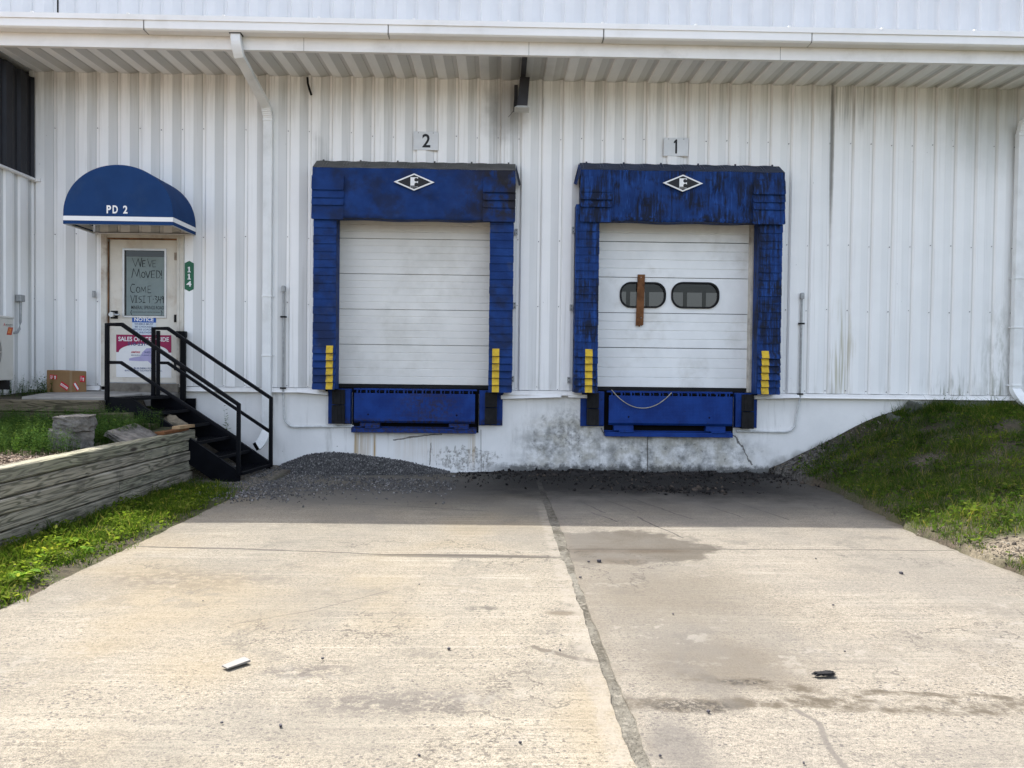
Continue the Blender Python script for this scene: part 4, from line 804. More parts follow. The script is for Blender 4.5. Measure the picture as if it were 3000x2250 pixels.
mb = MB(); mb.tube([(-2.825,-.07,5.69),(-2.815,-.08,5.6),(-2.785,-.085,5.5),(-2.762,-.085,5.435)], .016, 8); tag(mb.build('cable_end', W['rubber'], None, True), 'stub of black cable hanging from the soffit above the left dock', 'cable')
mb = MB(); mb.box(-5.905,-5.868,-.062,-.036,2.485,2.58); mb.tube([(-5.887,-.062,2.53),(-5.887,-.068,2.53)], .006, 8); tag(mb.build('doorbell', W['galv'], None, bevel=.004), 'small grey push button plate on the wall left of the entry door', 'button')
mb = MB(); L = [(-7.22+.09*k/7*2.6, -.12-.06*math.sin(k/7*3.1), 6.235+.045*math.sin(k/7*3.1)) for k in range(8)]; mb.tube([(-7.1,-.03,6.27)]+L, .032, 8); tag(mb.build('vent_pipe', W['spout'], None, True), 'small white curved pipe end above the gutter at the upper left', 'pipe')
# ------------------------------------------------------------------ AC unit
t = thing('condenser_unit', 'beige outdoor air-conditioner unit beside the side wing at the left edge', 'air conditioner', (-6.53,-1.55,1.24))
cx0, cx1, cy0, cy1, cz0, cz1 = -6.71, -6.35, -2.05, -1.105, 1.30, 2.125
mb = MB(); mb.box(cx0,cx1,cy0,cy1,cz0,cz1-.03); mb.box(cx0-.006,cx1+.006,cy0-.006,cy1+.006,cz1-.03,cz1); mb.build('casing', W['casing'], t, bevel=.008)
mb = MB(); fc = (-1.68, 1.66)
for r0, r1, mi in ((.345,.33,0),(.33,.05,1),):
    n = 36; A_ = [(cx1+.006, fc[0]+r0*math.cos(2*math.pi*k/n), fc[1]+r0*math.sin(2*math.pi*k/n)) for k in range(n)]; B_ = [(cx1+.006+(.014 if mi == 0 else 0), fc[0]+r1*math.cos(2*math.pi*k/n), fc[1]+r1*math.sin(2*math.pi*k/n)) for k in range(n)]
    mb.add(A_+B_, [(k,(k+1)%n,n+(k+1)%n,n+k) for k in range(n)], mi)
for r in np.arange(.06,.33,.03): mb.tube([(cx1+.018, fc[0]+r*math.cos(2*math.pi*k/28), fc[1]+r*math.sin(2*math.pi*k/28)) for k in range(29)], .003, 4)
for a in range(6): mb.tube([(cx1+.018,fc[0],fc[1]),(cx1+.018,fc[0]+.335*math.cos(a*math.pi/3),fc[1]+.335*math.sin(a*math.pi/3))], .005, 4)
mb.build('fan_grille', [W['casing'], W['acdark']], t)
mb = MB(); Xf = cx1+.0015; lx, lz, s = -1.283, 2.012, .012
for dy, dz, a in ((0,.011,90),(-.0095,-.0055,210),(.0095,-.0055,330)):
    c_, s_ = math.cos(math.radians(a)), math.sin(math.radians(a)); mb.add([(Xf+.0006, lx+dy+c_*p-s_*q, lz+dz+s_*p+c_*q) for p,q in ((.0115,0),(0,.0066),(-.0115,0),(0,-.0066))], [(0,1,2,3)])
mb.build('emblem', W['red'], t); mb = MB(); text_on(mb,'MITSUBISHI',-1.255,-1.125,2.012,2.024,0,.01,0,0,lambda a,b:(Xf+.0006,a,b)); text_on(mb,'ELECTRIC',-1.255,-1.16,1.994,2.006,0,.01,0,0,lambda a,b:(Xf+.0006,a,b)); mb.build('lettering', W['bronze'], t)
mb = MB(); mb.add([(Xf,-1.245,1.885),(Xf,-1.145,1.885),(Xf,-1.115,1.985),(Xf,-1.21,1.985)], [(0,1,2,3)]); mb.add([(Xf+.001,-1.225,1.905),(Xf+.001,-1.165,1.905),(Xf+.001,-1.145,1.97),(Xf+.001,-1.20,1.97)], [(0,1,2,3)], 1); mb.build('sticker', [simple('sticker_red', (.45,.06,.025), .5, .15, 30., .03), simple('sticker_orange', (.60,.20,.06), .5, .3, 40., .03)], t)
for y in (cy0+.1, cy1-.18):
    mb = MB(); mb.box(cx0-.02,cx1+.03,y,y+.06,1.18,1.30); mb.build('foot', W['rubber'], t)
# ------------------------------------------------------------------ cardboard box
bx = thing('cardboard_box', 'brown cardboard box with red arrow and fragile stickers beside the landing', 'box', (-5.975,-.42,1.12))
th = math.radians(-27); ca, sa = math.cos(th), math.sin(th); BW, BD, BH = .43, .31, .315
# local frame: u along the broad face (to the left), v along the narrow face (away)
def bp(u, v, z): return (-5.99 - u*.77*math.cos(math.radians(8)) + v*.72*math.sin(math.radians(30)), -.44 + u*.77*math.sin(math.radians(8))*-.35 + v*.72*math.cos(math.radians(30)), 1.105+z)
mb = MB(); tp = .02
mb.add([bp(0,0,0),bp(BW,0,0),bp(BW,BD,0),bp(0,BD,0),bp(0,0,BH),bp(BW,.0,BH+.012),bp(BW,BD,BH+.012),bp(0,BD,BH)], [(0,4,5,1),(1,5,6,2),(2,6,7,3),(3,7,4,0),(4,7,6,5),(0,1,2,3)]); mb.build('carton', W['card'], bx, bevel=.008)
e = -.002
mb = MB(); mb.add([bp(0,e,.0),bp(.022,e,.0),bp(.022,e,BH),bp(0,e,BH)], [(0,3,2,1)]); mb.add([bp(e,0,0),bp(e,.022,0),bp(e,.022,BH),bp(e,0,BH)], [(0,1,2,3)]); mb.build('tape', W['cardtape'], bx)
def bface(u, z): return bp(u, e*1.5, z)
def bside(v, z): return bp(e*1.5, v, z)
def rotq(c, w, h, a, fn, o=0): 
    c_, s_ = math.cos(a), math.sin(a); return [fn(c[0]+o+ p*c_-q*s_, c[1]+p*s_+q*c_) for p,q in ((-w/2,-h/2),(w/2,-h/2),(w/2,h/2),(-w/2,h/2))]
labs = []
for q in ([bface(.37,.20),bface(.245,.195),bface(.245,.255),bface(.37,.265)], rotq((.115,.105),.15,.075,math.radians(28),bface), [bside(.17,.16),bside(.27,.16),bside(.27,.25),bside(.17,.25)], rotq((.10,.10),.13,.065,math.radians(-50),bside)):
    mb = MB(); mb.add(q, [(0,1,2,3)]); labs.append(mb.build('sticker', W['red'], bx))
lab = labs[0]; e = -.0035
def arrow(cu, cz, fn, sg=1): 
    w, h = .019, .05; return [fn(cu+sg*a*w, cz+b*h) for a,b in ((-.5,-.5),(.5,-.5),(.5,.05),(1.05,.05),(0,.55),(-1.05,.05),(-.5,.05))]
mb = MB(); mb.ngon(arrow(.275,.225,bface)); mc = MB(); mc.ngon(arrow(.235,.20,bside))
for k, (s, wd) in enumerate((('THIS',.05),('SIDE',.05),('UP',.03))): text_on(mb, s, .36, .36-wd, .238-k*.018, .251-k*.018, 0, .02, 0, 0, lambda a,b: bface(a,b)); text_on(mc, s, .18, .18+wd*.6, .222-k*.02, .237-k*.02, 0, .02, 0, 0, lambda a,b: bside(a,b))
mb.build('lettering', W['white'], lab); mc.build('lettering', W['white'], labs[2])
mb = MB(); mb.add(rotq((.115,.103),.135,.032,math.radians(28),bface), [(0,1,2,3)]); mb.build('panel', W['white'], labs[1]); mb = MB(); mb.add(rotq((.10,.10),.115,.03,math.radians(-50),bside), [(0,1,2,3)]); mb.build('panel', W['white'], labs[3])
e = -.005; mb = MB(); c_, s_ = math.cos(math.radians(28)), math.sin(math.radians(28))
text_on(mb,'FRAGILE',.055,-.055,-.011,.011,0,.02,0,0,lambda a,b: bface(.115+a*c_-b*s_, .103+a*s_+b*c_)); mb.build('lettering', W['red'], labs[1])
# ------------------------------------------------------------------ ground
def sstep(a, b, x): t_ = np.clip((x-a)/(b-a), 0, 1); return t_*t_*(3-2*t_)
def xedge(y): return np.interp(y, [-30,-8,-5.4,-4.6,-4.0,-3.0,-1.5,-.3,0], [3.9,3.95,3.97,3.95,3.95,4.12,4.29,4.2,4.0])
def wob(x, y, s=1.): return (np.sin(x*2.1*s+y*1.3*s)+np.sin(x*3.7*s-y*2.9*s+1)+np.sin(y*5.1*s+x*1.7*s+2))/3
def height(x, y):
    x = np.asarray(x, float); y = np.asarray(y, float)
    z = np.full(np.broadcast(x,y).shape, -.14)
    # right bank
    xe = xedge(y); top = np.interp(y, [-30,-9,-6,-3.5,-1.5,0], [.2,.25,.38,.62,.92,1.04]); wd = np.interp(y, [-9,-3.5,0], [3.4,2.9,2.25])
    d = x-xe; bank = top*sstep(-.25, 1., d/wd)*1. + .02*wob(x,y,1.6)*sstep(0,.6,d) - .015
    z = np.where(d > 0, np.maximum(bank,-.03), z)
    # left verge, terrace and landing
    v = -.016+.034*sstep(-3.1,-3.24,x)+.012*sstep(-3.2,-4.0,x)+.012*wob(x,y,3.)*sstep(-3.1,-3.25,x)+.06*sstep(-1.6,-.2,y); z = np.where((x < -2.93), v, z)
    stair = np.interp(x, [-5.1,-4.4,-3.9,-3.3], [.98,.5,.17,.06]); z = np.where((x < -3.12)&(y > -1.12), np.maximum(stair, v), z)
    ter = .63+.10*sstep(-2.6,-1.5,y)+.015*wob(x,y,2.5); z = np.where((x < -4.06)&(y <= -1.12), ter, z)
    z = np.where((x < -5.05)&(y > -1.33), 1.06+.05*sstep(-1.3,0,y), z)
    z = np.where((x >= -5.05)&(x < -4.36)&(y > -1.33)&(y <= -1.12), .72, z)
    z = np.where(y > .05, -.14, z)
    far = np.maximum(np.maximum(np.abs(x)-14, -14-y), 0); z = np.where(far > 0, np.maximum(-.14, z*np.exp(-far/10)), z)
    return z
xs = np.concatenate([[-300,-120,-50,-25,-14],np.arange(-9,-2.9,.07),np.arange(-2.85,3.8,.35),np.arange(3.85,9.5,.08),[10,11,12,14,25,60,140,300]])
ys = np.concatenate([[-300,-120,-50,-28,-18,-14],np.arange(-12,.2,.08),[.3,1,4,10,20,50,120,300]])
GX, GY = np.meshgrid(xs, ys); GZ = height(GX, GY); nx = len(xs); V = np.stack([GX,GY,GZ],-1).reshape(-1,3); I = np.arange(len(V)).reshape(GX.shape)
T = np.stack([I[:-1,:-1],I[:-1,1:],I[1:,1:],I[1:,:-1]],-1).reshape(-1,4)
kind(np_mesh('ground', V, T, W['ground'], True), 'structure')
# unseen pale paving, added behind the viewpoint to bounce light onto wall and soffit
mb = MB(); mb.box(-40,-3.6,-60,-13.5,-.15,-.02); mb.box(4.5,40,-60,-12.5,-.15,.0); mb.box(-3.6,4.5,-60,-26.01,-.15,-.02); kind(mb.build('bounce_pavement', simple('bounce_concrete', (.52,.505,.475), .9, .12, .8, .3, spec=.1), None), 'structure')
# driveway slabs (real thickness, slightly uneven top, ragged joint edges)
def slab(name, xl, xr, mat, nxs):
    ys = np.arange(-26, -.005, .08); mb = MB(); V = []; n = nxs+1
    for y in ys:
        a, b = xl(y), xr(y)
        for i in range(n): x = a+(b-a)*i/nxs; V.append((x, y, float(.004*wob(x*.7,y*.6)-.006)))
    F = []; ny = len(ys)
    for j in range(ny-1):
        for i in range(nxs): F.append((j*n+i, j*n+i+1, (j+1)*n+i+1, (j+1)*n+i))
    b0 = len(V)
    for j in range(ny): V.append((V[j*n][0]-.01, V[j*n][1], -.13)); V.append((V[j*n+nxs][0]+.01, V[j*n+nxs][1], -.13))
    for j in range(ny-1): F.append((j*n, (j+1)*n, b0+2*(j+1), b0+2*j)); F.append((j*n+nxs, b0+2*j+1, b0+2*(j+1)+1, (j+1)*n+nxs))
    mb.add(V, F); kind(mb.build(name, mat, None), 'structure')
rg = lambda y, s, k: k*(math.sin(y*7.3+s)+.8*math.sin(y*17.1+s*2)+.7*math.sin(y*41+s*3)+.5*math.sin(y*89+s))/3
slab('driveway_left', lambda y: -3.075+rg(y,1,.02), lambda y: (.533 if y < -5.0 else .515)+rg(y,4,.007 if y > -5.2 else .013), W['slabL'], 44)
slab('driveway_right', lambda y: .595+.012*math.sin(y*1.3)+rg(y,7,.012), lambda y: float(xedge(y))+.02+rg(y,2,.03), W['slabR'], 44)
ysj = np.arange(-26,-.01,.06); xj = np.linspace(.40,.74,15); A_, B_ = np.meshgrid(xj, ysj); Z_ = -.0135+.003*wob(A_,B_,6.)+.0025*np.sin(A_*61+B_*37)*np.sin(B_*53-A_*21)
Vj = np.stack([A_,B_,Z_],-1).reshape(-1,3); I = np.arange(len(Vj)).reshape(A_.shape)
kind(np_mesh('driveway_joint', Vj, np.stack([I[:-1,:-1],I[:-1,1:],I[1:,1:],I[1:,:-1]],-1).reshape(-1,4), W['jointdirt'], True), 'structure')
# ------------------------------------------------------------------ landing, stair, timbers
t = thing('concrete_landing', 'low grey concrete landing slab in front of the entry door', 'landing', (-5.6,-.7,1.0))
mb = MB(); mb.add([(-6.10,-1.34,1.095),(-5.07,-1.28,1.098),(-5.07,-.30,1.118),(-4.66,-.26,1.118),(-4.66,-.01,1.125),(-6.42,-.01,1.135)]+[(-6.10,-1.34,.93),(-5.07,-1.28,.93),(-5.07,-.30,.93),(-4.66,-.26,.93),(-4.66,-.01,.93),(-6.42,-.01,.93)], [(0,1,2,3,4,5),(11,10,9,8,7,6)]+[(k,6+k,6+(k+1)%6,(k+1)%6) for k in range(6)]); mb.build('slab', W['landing'], t, bevel=.012)
t = thing('landing_timbers', 'three weathered grey timbers stepping down under the landing edge', 'timbers', (-5.5,-1.4,.6))
def rough_timber(mb, x0, x1, y0, y1, z0, z1, axis='x', tilt=0.):
    n = 14; r = .012; A_ = []
    for k in range(n+1):
        u = k/n; j = lambda: random.uniform(-.004,.004)
        if axis == 'x':
            x = x0+(x1-x0)*u; dz = tilt*u
            ring = [(x,y0+r+j(),z0+dz),(x,y1,z0+dz),(x,y1,z1+dz),(x,y0+r+j(),z1+dz+j()),(x,y0+j(),z1-r+dz),(x,y0+j(),z0+r+dz)]
        else:
            y = y0+(y1-y0)*u; dz = tilt*u
            ring = [(x1-r+j(),y,z0+dz),(x1+j(),y,z0+r+dz),(x1+j(),y,z1-r+dz),(x1-r+j(),y,z1+dz+j()),(x0,y,z1+dz+j()),(x0,y,z0+dz)]
        A_ += ring
    F = [(i*6+k,i*6+(k+1)%6,(i+1)*6+(k+1)%6,(i+1)*6+k) for i in range(n) for k in range(6)] + [(5,4,3,2,1,0), tuple(n*6+k for k in range(6))]
    mb.add(A_, F)
for x1, z0, z1, y0 in ((-5.055,.912,1.062,-1.47),(-4.685,.775,.905,-1.46),(-4.362,.64,.768,-1.45)):
    mb = MB(); rough_timber(mb, -8.6, x1, y0, y0+.14, z0, z1, 'x'); mb.build('timber', W['timberx'], t)
t = thing('retaining_wall', 'low retaining wall of stacked weathered timbers along the left verge', 'wall', (-4.06,-6,0))
courses = [(-.10,.020),(.029,.155),(.164,.287),(.296,.420),(.429,.547),(.556,.678)]
ends = {5:[-1.13,-7.2,-12], 4:[-1.15,-2.49,-6.4,-12], 3:[-1.10,-5.6,-9.5,-12], 2:[-1.12,-3.05,-7.0,-12], 1:[-1.2,-2.3,-5.9,-12], 0:[-1.3,-12]}
for i, (z0, z1) in enumerate(courses):
    xo = -3.985+(.012 if i == 3 else 0)-(.006 if i == 4 else 0)+(.004 if i == 5 else 0)
    for a, b in zip(ends[i][:-1], ends[i][1:]):
        mb = MB(); rough_timber(mb, xo-.14, xo, b+.004, a-.002, z0, z1, 'y'); mb.build('timber', W['timber'], t)
for x0, y0, z0, z1 in ((-3.99,-1.10,.15,.56),(-3.975,-1.08,-.05,.30)):
    mb = MB(); mb.box(x0-.12,x0,y0,y0+.05,z0,z1); mb.build('end_post', W['threshold'], t, bevel=.006)
# stair
st = thing('metal_staircase', 'black steel staircase with pipe railings leading up to the entry door', 'staircase', (-4.2,-.85,0))
YN, YFr = -1.30, -.40
for y in (YN, YFr):
    mb = MB(); a = [(-5.055,1.105),(-4.72,1.082),(-3.33,.145),(-3.33,-.05),(-3.55,-.05),(-4.80,.80),(-5.055,.80)]
    if y == YFr: a = [(-4.90,1.105),(-4.60,1.09),(-3.22,.16),(-3.22,-.02),(-3.45,-.02),(-4.70,.81),(-4.90,.81)]
    n = len(a); mb.prism([(x,z) for x,z in a], y-.006, y+.006)
    mb.tube([(a[0][0],y+.02,a[0][1]-.004),(a[1][0],y+.02,a[1][1]-.004),(a[2][0],y+.02,a[2][1]-.004)], 0, square=(.05,.008,(0,0,1),1)); mb.build('stringer', W['black'], st)
lv = [(-5.05,-4.70,1.092),(-4.74,-4.44,.905),(-4.46,-4.16,.72),(-4.18,-3.88,.53),(-3.90,-3.60,.34),(-3.64,-3.30,.145)]
for x0, x1, z in lv:
    mb = MB(); ya, yb = YN+.008, YFr-.008; sh = .1
    def q(x, y): return x+sh*(y-YN)/(YFr-YN)
    def bar(xa, xb, y0, y1, z0, z1): mb.add([(q(xa,y0),y0,z0),(q(xb,y0),y0,z0),(q(xb,y1),y1,z0),(q(xa,y1),y1,z0),(q(xa,y0),y0,z1),(q(xb,y0),y0,z1),(q(xb,y1),y1,z1),(q(xa,y1),y1,z1)], [(0,3,2,1),(4,5,6,7),(0,1,5,4),(1,2,6,5),(2,3,7,6),(3,0,4,7)])
    bar(x1-.035,x1,ya,yb,z-.035,z+.002); bar(x0,x0+.006,ya,yb,z-.03,z)
    for x in np.arange(x0+.02,x1-.035,.021): bar(x,x+.005,ya+.002,yb-.002,z-.026,z-.001)
    for y in np.linspace(ya+.06,yb-.06,9): bar(x0+.006,x1-.035,y,y+.005,z-.008,z-.002)
    mb.build('tread', W['black'], st)
r = .0225
mb = MB()
for pl in ([(-5.037,YN,1.06),(-5.037,YN,2.03),(-4.85,YN,2.033),(-3.357,YN,1.02),(-3.357,YN,.10)],): mb.tube(pl, r, 10, square=(.05,.05,(0,1,.0001)))
mb.tube([(-5.037,YN,1.545),(-4.86,YN,1.545),(-3.357,YN,.57)], r, 10, square=(.042,.042,(0,1,.0001))); mb.build('railing', W['black'], st, bevel=.008)
mb = MB(); mb.tube([(-4.865,YFr,1.06),(-4.865,YFr,2.03),(-4.665,YFr,2.033),(-3.22,YFr,1.07),(-3.22,YFr,.10)], r, 10, square=(.05,.05,(0,1,.0001))); mb.tube([(-4.80,YFr,1.02),(-4.80,YFr,2.0)], 0, square=(.042,.05,(0,1,.0001)))
mb.tube([(-4.80,YFr,1.55),(-4.665,YFr,1.55),(-3.22,YFr,.59)], r, 10, square=(.042,.042,(0,1,.0001))); mb.build('railing', W['black'], st, bevel=.006)
mb = MB(); mb.tube([(-4.57,-.12,1.0),(-4.57,-.12,2.0)], 0, square=(.075,.05,(0,1,.0001))); mb.box(-4.66,-4.535,-.16,-.06,1.92,2.01); mb.build('wall_post', W['black'], st, bevel=.006)
mb = MB(); mb.box(-4.62,-4.42,-.05,-.03,.88,1.04); mb.build('anchor_plate', W['black'], st)
# stones and offcuts on the wall
def rock(name, c, s, rot, mat, label, cat, seed, parent=None, rough=.12, group=None, soft=.22):
    import bmesh
    bm = bmesh.new(); bmesh.ops.create_cube(bm, size=1); bmesh.ops.subdivide_edges(bm, edges=bm.edges[:], cuts=5, use_grid_fill=True); rr = random.Random(seed); ph = [rr.uniform(0,6) for _ in range(9)]
    R = Matrix.Rotation(rot[2],3,'Z') @ Matrix.Rotation(rot[1],3,'Y') @ Matrix.Rotation(rot[0],3,'X')
    for v in bm.verts:
        p = v.co.copy(); l = max(abs(p.x),abs(p.y),abs(p.z)); p = p.lerp(p.normalized()*.56, soft)
        k = 1+rough*(math.sin(p.x*7+ph[0])+math.sin(p.y*8+ph[1])+math.sin(p.z*9+ph[2])+.6*math.sin(p.x*19+p.y*13+ph[3])+.6*math.sin(p.z*21+p.x*15+ph[4]))/4+rr.uniform(-.02,.02)
        p *= k; v.co = R @ Vector((p.x*s[0],p.y*s[1],p.z*s[2])) + Vector(c)
    me = bpy.data.meshes.new(name); bm.to_mesh(me); bm.free(); o = finish(name, me, mat, None); return tag(o, label, cat, group)
rock('concrete_block', (-4.47,-3.02,.895), (.36,.27,.165), (.02,-.03,.25), W['stone'], 'rough concrete chunk lying on top of another behind the timber wall', 'rubble', 3, soft=.12, rough=.14)
rock('rubble_stone', (-4.52,-3.0,.72), (.40,.30,.20), (0,.05,.5), W['stone'], 'rounded grey stone carrying the concrete chunk behind the timber wall', 'rubble', 5, rough=.2)
rock('concrete_slab', (-4.20,-2.35,.715), (.30,.75,.06), (.06,.50,.10), W['stone'], 'thin broken concrete slab leaning along the top of the timber wall', 'rubble', 8, soft=.03, rough=.05)
rock('rubble_stone', (-4.35,-.95,.66), (.32,.3,.3), (.3,.5,.5), simple('sandy_stone', (.24,.20,.14), .9, .2, 6., .6), 'tan angular stone under the staircase treads', 'rubble', 9, rough=.2)
rock('rubble_stone', (5.78,-.16,.80), (.22,.2,.2), (.3,.2,.5), simple('mossy_stone', (.085,.09,.075), .9, .25, 6., .6), 'lower dark stone where the grass bank meets the white foundation', 'rubble', 12, rough=.25)
rock('rubble_stone', (6.08,-.12,.96), (.22,.16,.26), (.2,.4,.2), simple('mossy_stone', (.085,.09,.075), .9, .25, 6., .6), 'upper dark pointed stone at the top of the grass bank by the foundation', 'rubble', 14, rough=.3)
mb = MB(); mb.add([(-4.13,-1.95,.68),(-4.02,-1.95,.68),(-4.0,-1.28,.685),(-4.10,-1.28,.685),(-4.13,-1.95,.715),(-4.02,-1.95,.715),(-4.0,-1.28,.72),(-4.10,-1.28,.72)], [(0,3,2,1),(4,5,6,7),(0,1,5,4),(1,2,6,5),(2,3,7,6),(3,0,4,7)]); tag(mb.build('wood_offcut', W['brownwood'], None), 'darker wood offcut lying on the far end of the timber wall', 'wood scrap')
mb = MB(); mb.add([(-4.07,-1.62,.721),(-3.985,-1.58,.721),(-3.97,-1.17,.716),(-4.06,-1.19,.716),(-4.07,-1.62,.758),(-3.985,-1.58,.758),(-3.97,-1.17,.753),(-4.06,-1.19,.753)], [(0,3,2,1),(4,5,6,7),(0,1,5,4),(1,2,6,5),(2,3,7,6),(3,0,4,7)]); tag(mb.build('wood_offcut', W['rawwood'], None), 'fresh pale wood offcut on top of the darker one at the timber wall end', 'wood scrap')
# ------------------------------------------------------------------ gravel, mud, mulch
PH = (1+5**.5)/2; ICO = np.array([(-1,PH,0),(1,PH,0),(-1,-PH,0),(1,-PH,0),(0,-1,PH),(0,1,PH),(0,-1,-PH),(0,1,-PH),(PH,0,-1),(PH,0,1),(-PH,0,-1),(-PH,0,1)])/1.9
ICF = np.array([(0,11,5),(0,5,1),(0,1,7),(0,7,10),(0,10,11),(1,5,9),(5,11,4),(11,10,2),(10,7,6),(7,1,8),(3,9,4),(3,4,2),(3,2,6),(3,6,8),(3,8,9),(4,9,5),(2,4,11),(6,2,10),(8,6,7),(9,8,1)])
def rand_rot(n):
    q = rng.normal(size=(n,4)); q /= np.linalg.norm(q,axis=1)[:,None]; w,x,y,z = q.T
    return np.stack([np.stack([1-2*(y*y+z*z),2*(x*y-z*w),2*(x*z+y*w)],-1),np.stack([2*(x*y+z*w),1-2*(x*x+z*z),2*(y*z-x*w)],-1),np.stack([2*(x*z-y*w),2*(y*z+x*w),1-2*(x*x+y*y)],-1)],1)
def stones(pos, size, flat=.55):
    n = len(pos); sc = rng.uniform(.6,1.3,(n,1,3))*np.array([1,.8,flat]); b = ICO[None]*rng.uniform(.75,1.2,(n,12,1))*sc; b = np.einsum('nij,nkj->nki', rand_rot(n), b)*size[:,None,None]
    V = (b+pos[:,None,:]).reshape(-1,3); T = (ICF[None]+12*np.arange(n)[:,None,None]).reshape(-1,3); return V, T
def pile_h(x, y):
    prof = np.interp(x, [-3.35,-3.1,-2.8,-2.5,-2.1,-1.8,-1.3,-.95,-.7], [.0,.12,.235,.275,.25,.215,.14,.055,0]); wd = .16+prof*1.05
    return prof*np.clip(1-(-y/wd)**1.35, 0, 1)
n = 15000; px = rng.uniform(-3.4,-.7,n); py = -rng.uniform(0.005,.80,n); ph = pile_h(px,py); k = ph > .003; pos = np.stack([px[k],py[k],ph[k]+rng.uniform(-.008,.006,k.sum())+.0],-1); sz = rng.uniform(.007,.017,k.sum())
V1, T1 = stones(pos, sz)
xg = np.linspace(-3.4,-.68,70); yg = np.linspace(-.85,-.003,26); A_, B_ = np.meshgrid(xg, yg); Vm = np.stack([A_,B_,pile_h(A_,B_)-.012],-1).reshape(-1,3); I = np.arange(len(Vm)).reshape(A_.shape); Tm = np.concatenate([np.stack([I[:-1,:-1],I[:-1,1:],I[1:,1:]],-1).reshape(-1,3),np.stack([I[:-1,:-1],I[1:,1:],I[1:,:-1]],-1).reshape(-1,3)])
o = np_mesh('gravel_pile', np.concatenate([V1,Vm]), np.concatenate([T1,Tm+len(V1)]), W['gravel']); kind(o, 'stuff', 'heap of dark grey gravel banked against the foundation below the left dock', 'gravel')
n = 34000; px = rng.uniform(-3.95,-.55,n); py = -rng.uniform(.2,3.1,n)
dens = np.exp(-((px+3.1)/.65)**2)*sstep(-2.75,-1.9,py)*1.1 + np.exp(-((px+2.1)/1.5)**2)*sstep(-2.2,-1.3,py)*(.35+.45*np.sin(py*9+px*2)) + .8*np.exp(-((px+1.3)/.7)**2-((py+1.3)/.35)**2) + .05*sstep(-3.1,-1.5,py)
k = rng.uniform(0,1,n) < np.clip(dens,0,1)*.42; px, py = px[k], py[k]; k2 = ~((px < -3.35)&(py > -1.45)&(px > -4.1)&(rng.uniform(0,1,len(px)) < .5)); px, py = px[k2], py[k2]
gz = np.where(px > -3.09, .0, height(px,py)); V2, T2 = stones(np.stack([px,py,gz+.001],-1), rng.gamma(4,.0021,len(px))+.002)
kind(np_mesh('gravel', V2, T2, W['gravel']), 'stuff', 'loose grey gravel scattered over the shaded concrete at the stair foot', 'gravel')
def mud_h(x, y):
    b = np.interp(x, [-.7,.0,.6,1.3,1.9,2.3,2.8,3.5,4.2,4.6], [0,.055,.09,.12,.10,.06,.115,.09,.09,0]); b = b*.5; return b*np.clip(1-(-y/(.14+b*3.2))**1.2,0,1)*(1+.35*wob(x,y,6.))
xg = np.linspace(-.7,4.6,150); yg = np.linspace(-.75,-.003,34); A_, B_ = np.meshgrid(xg, yg); Z_ = mud_h(A_,B_)-.012; Vm = np.stack([A_,B_,Z_+.004*wob(A_,B_,20)],-1).reshape(-1,3); I = np.arange(len(Vm)).reshape(A_.shape)
kind(np_mesh('mud', Vm, np.stack([I[:-1,:-1],I[:-1,1:],I[1:,1:],I[1:,:-1]],-1).reshape(-1,4), W['mud'], True), 'stuff', 'black mud and silt gathered along the foundation below the right dock', 'mud')
n = 2600; px = rng.uniform(-.6,4.6,n); py = -rng.beta(1.1,3,n)*1.5; k = rng.uniform(0,1,n) < .62
px, py = np.concatenate([px[k], rng.normal(2.15,.42,260), rng.normal(1.9,.5,90)]), np.concatenate([py[k], rng.normal(-1.5,.16,260), rng.normal(-1.15,.2,90)]); ok = py < -.01; px, py = px[ok], py[ok]
sz3 = np.concatenate([rng.gamma(1.6,.0055,len(px))+.003, rng.uniform(.02,.055,70)]); px = np.concatenate([px, rng.normal(2.0,.42,70)]); py = np.concatenate([py, rng.normal(-1.45,.13,70)])
V3, T3 = stones(np.stack([px,py,np.maximum(mud_h(px,np.maximum(py,-.75)),0)+.002],-1), sz3, .35)
kind(np_mesh('mud_clods', V3, T3, W['clod']), 'stuff', 'black clods and leaf litter strewn over the shaded concrete at the right dock', 'mud')
n = 9000; px = rng.uniform(-5.9,-4.13,n); py = rng.uniform(-6.8,-3.2,n); V4, T4 = stones(np.stack([px,py,height(px,py)+.006],-1), rng.uniform(.006,.017,n), .22)
kind(np_mesh('mulch', V4, T4, W['chip']), 'stuff', 'sunlit brown bark mulch behind the top of the timber wall', 'mulch')
# soil crumbs on the right verge and stones along the foundation by the bank
n = 420; px = np.concatenate([rng.normal(4.35,.2,n), rng.uniform(4.0,5.6,700)]); py = np.concatenate([rng.normal(-4.85,.17,n), -rng.gamma(1.5,.12,700)]); k = (px > xedge(py)-.05)&(py < -.01); px, py = px[k], py[k]
V5, T5 = stones(np.stack([px,py,height(px,py)+.002],-1), rng.gamma(2.,.0035,len(px))+.002, .6); kind(np_mesh('soil_crumbs', V5, T5, mat_island('soil_crumb', (.05,.042,.034), (.15,.125,.095), .95, (.3,.27,.22))), 'stuff', 'loose soil crumbs and pebbles along the right edge of the concrete', 'soil')
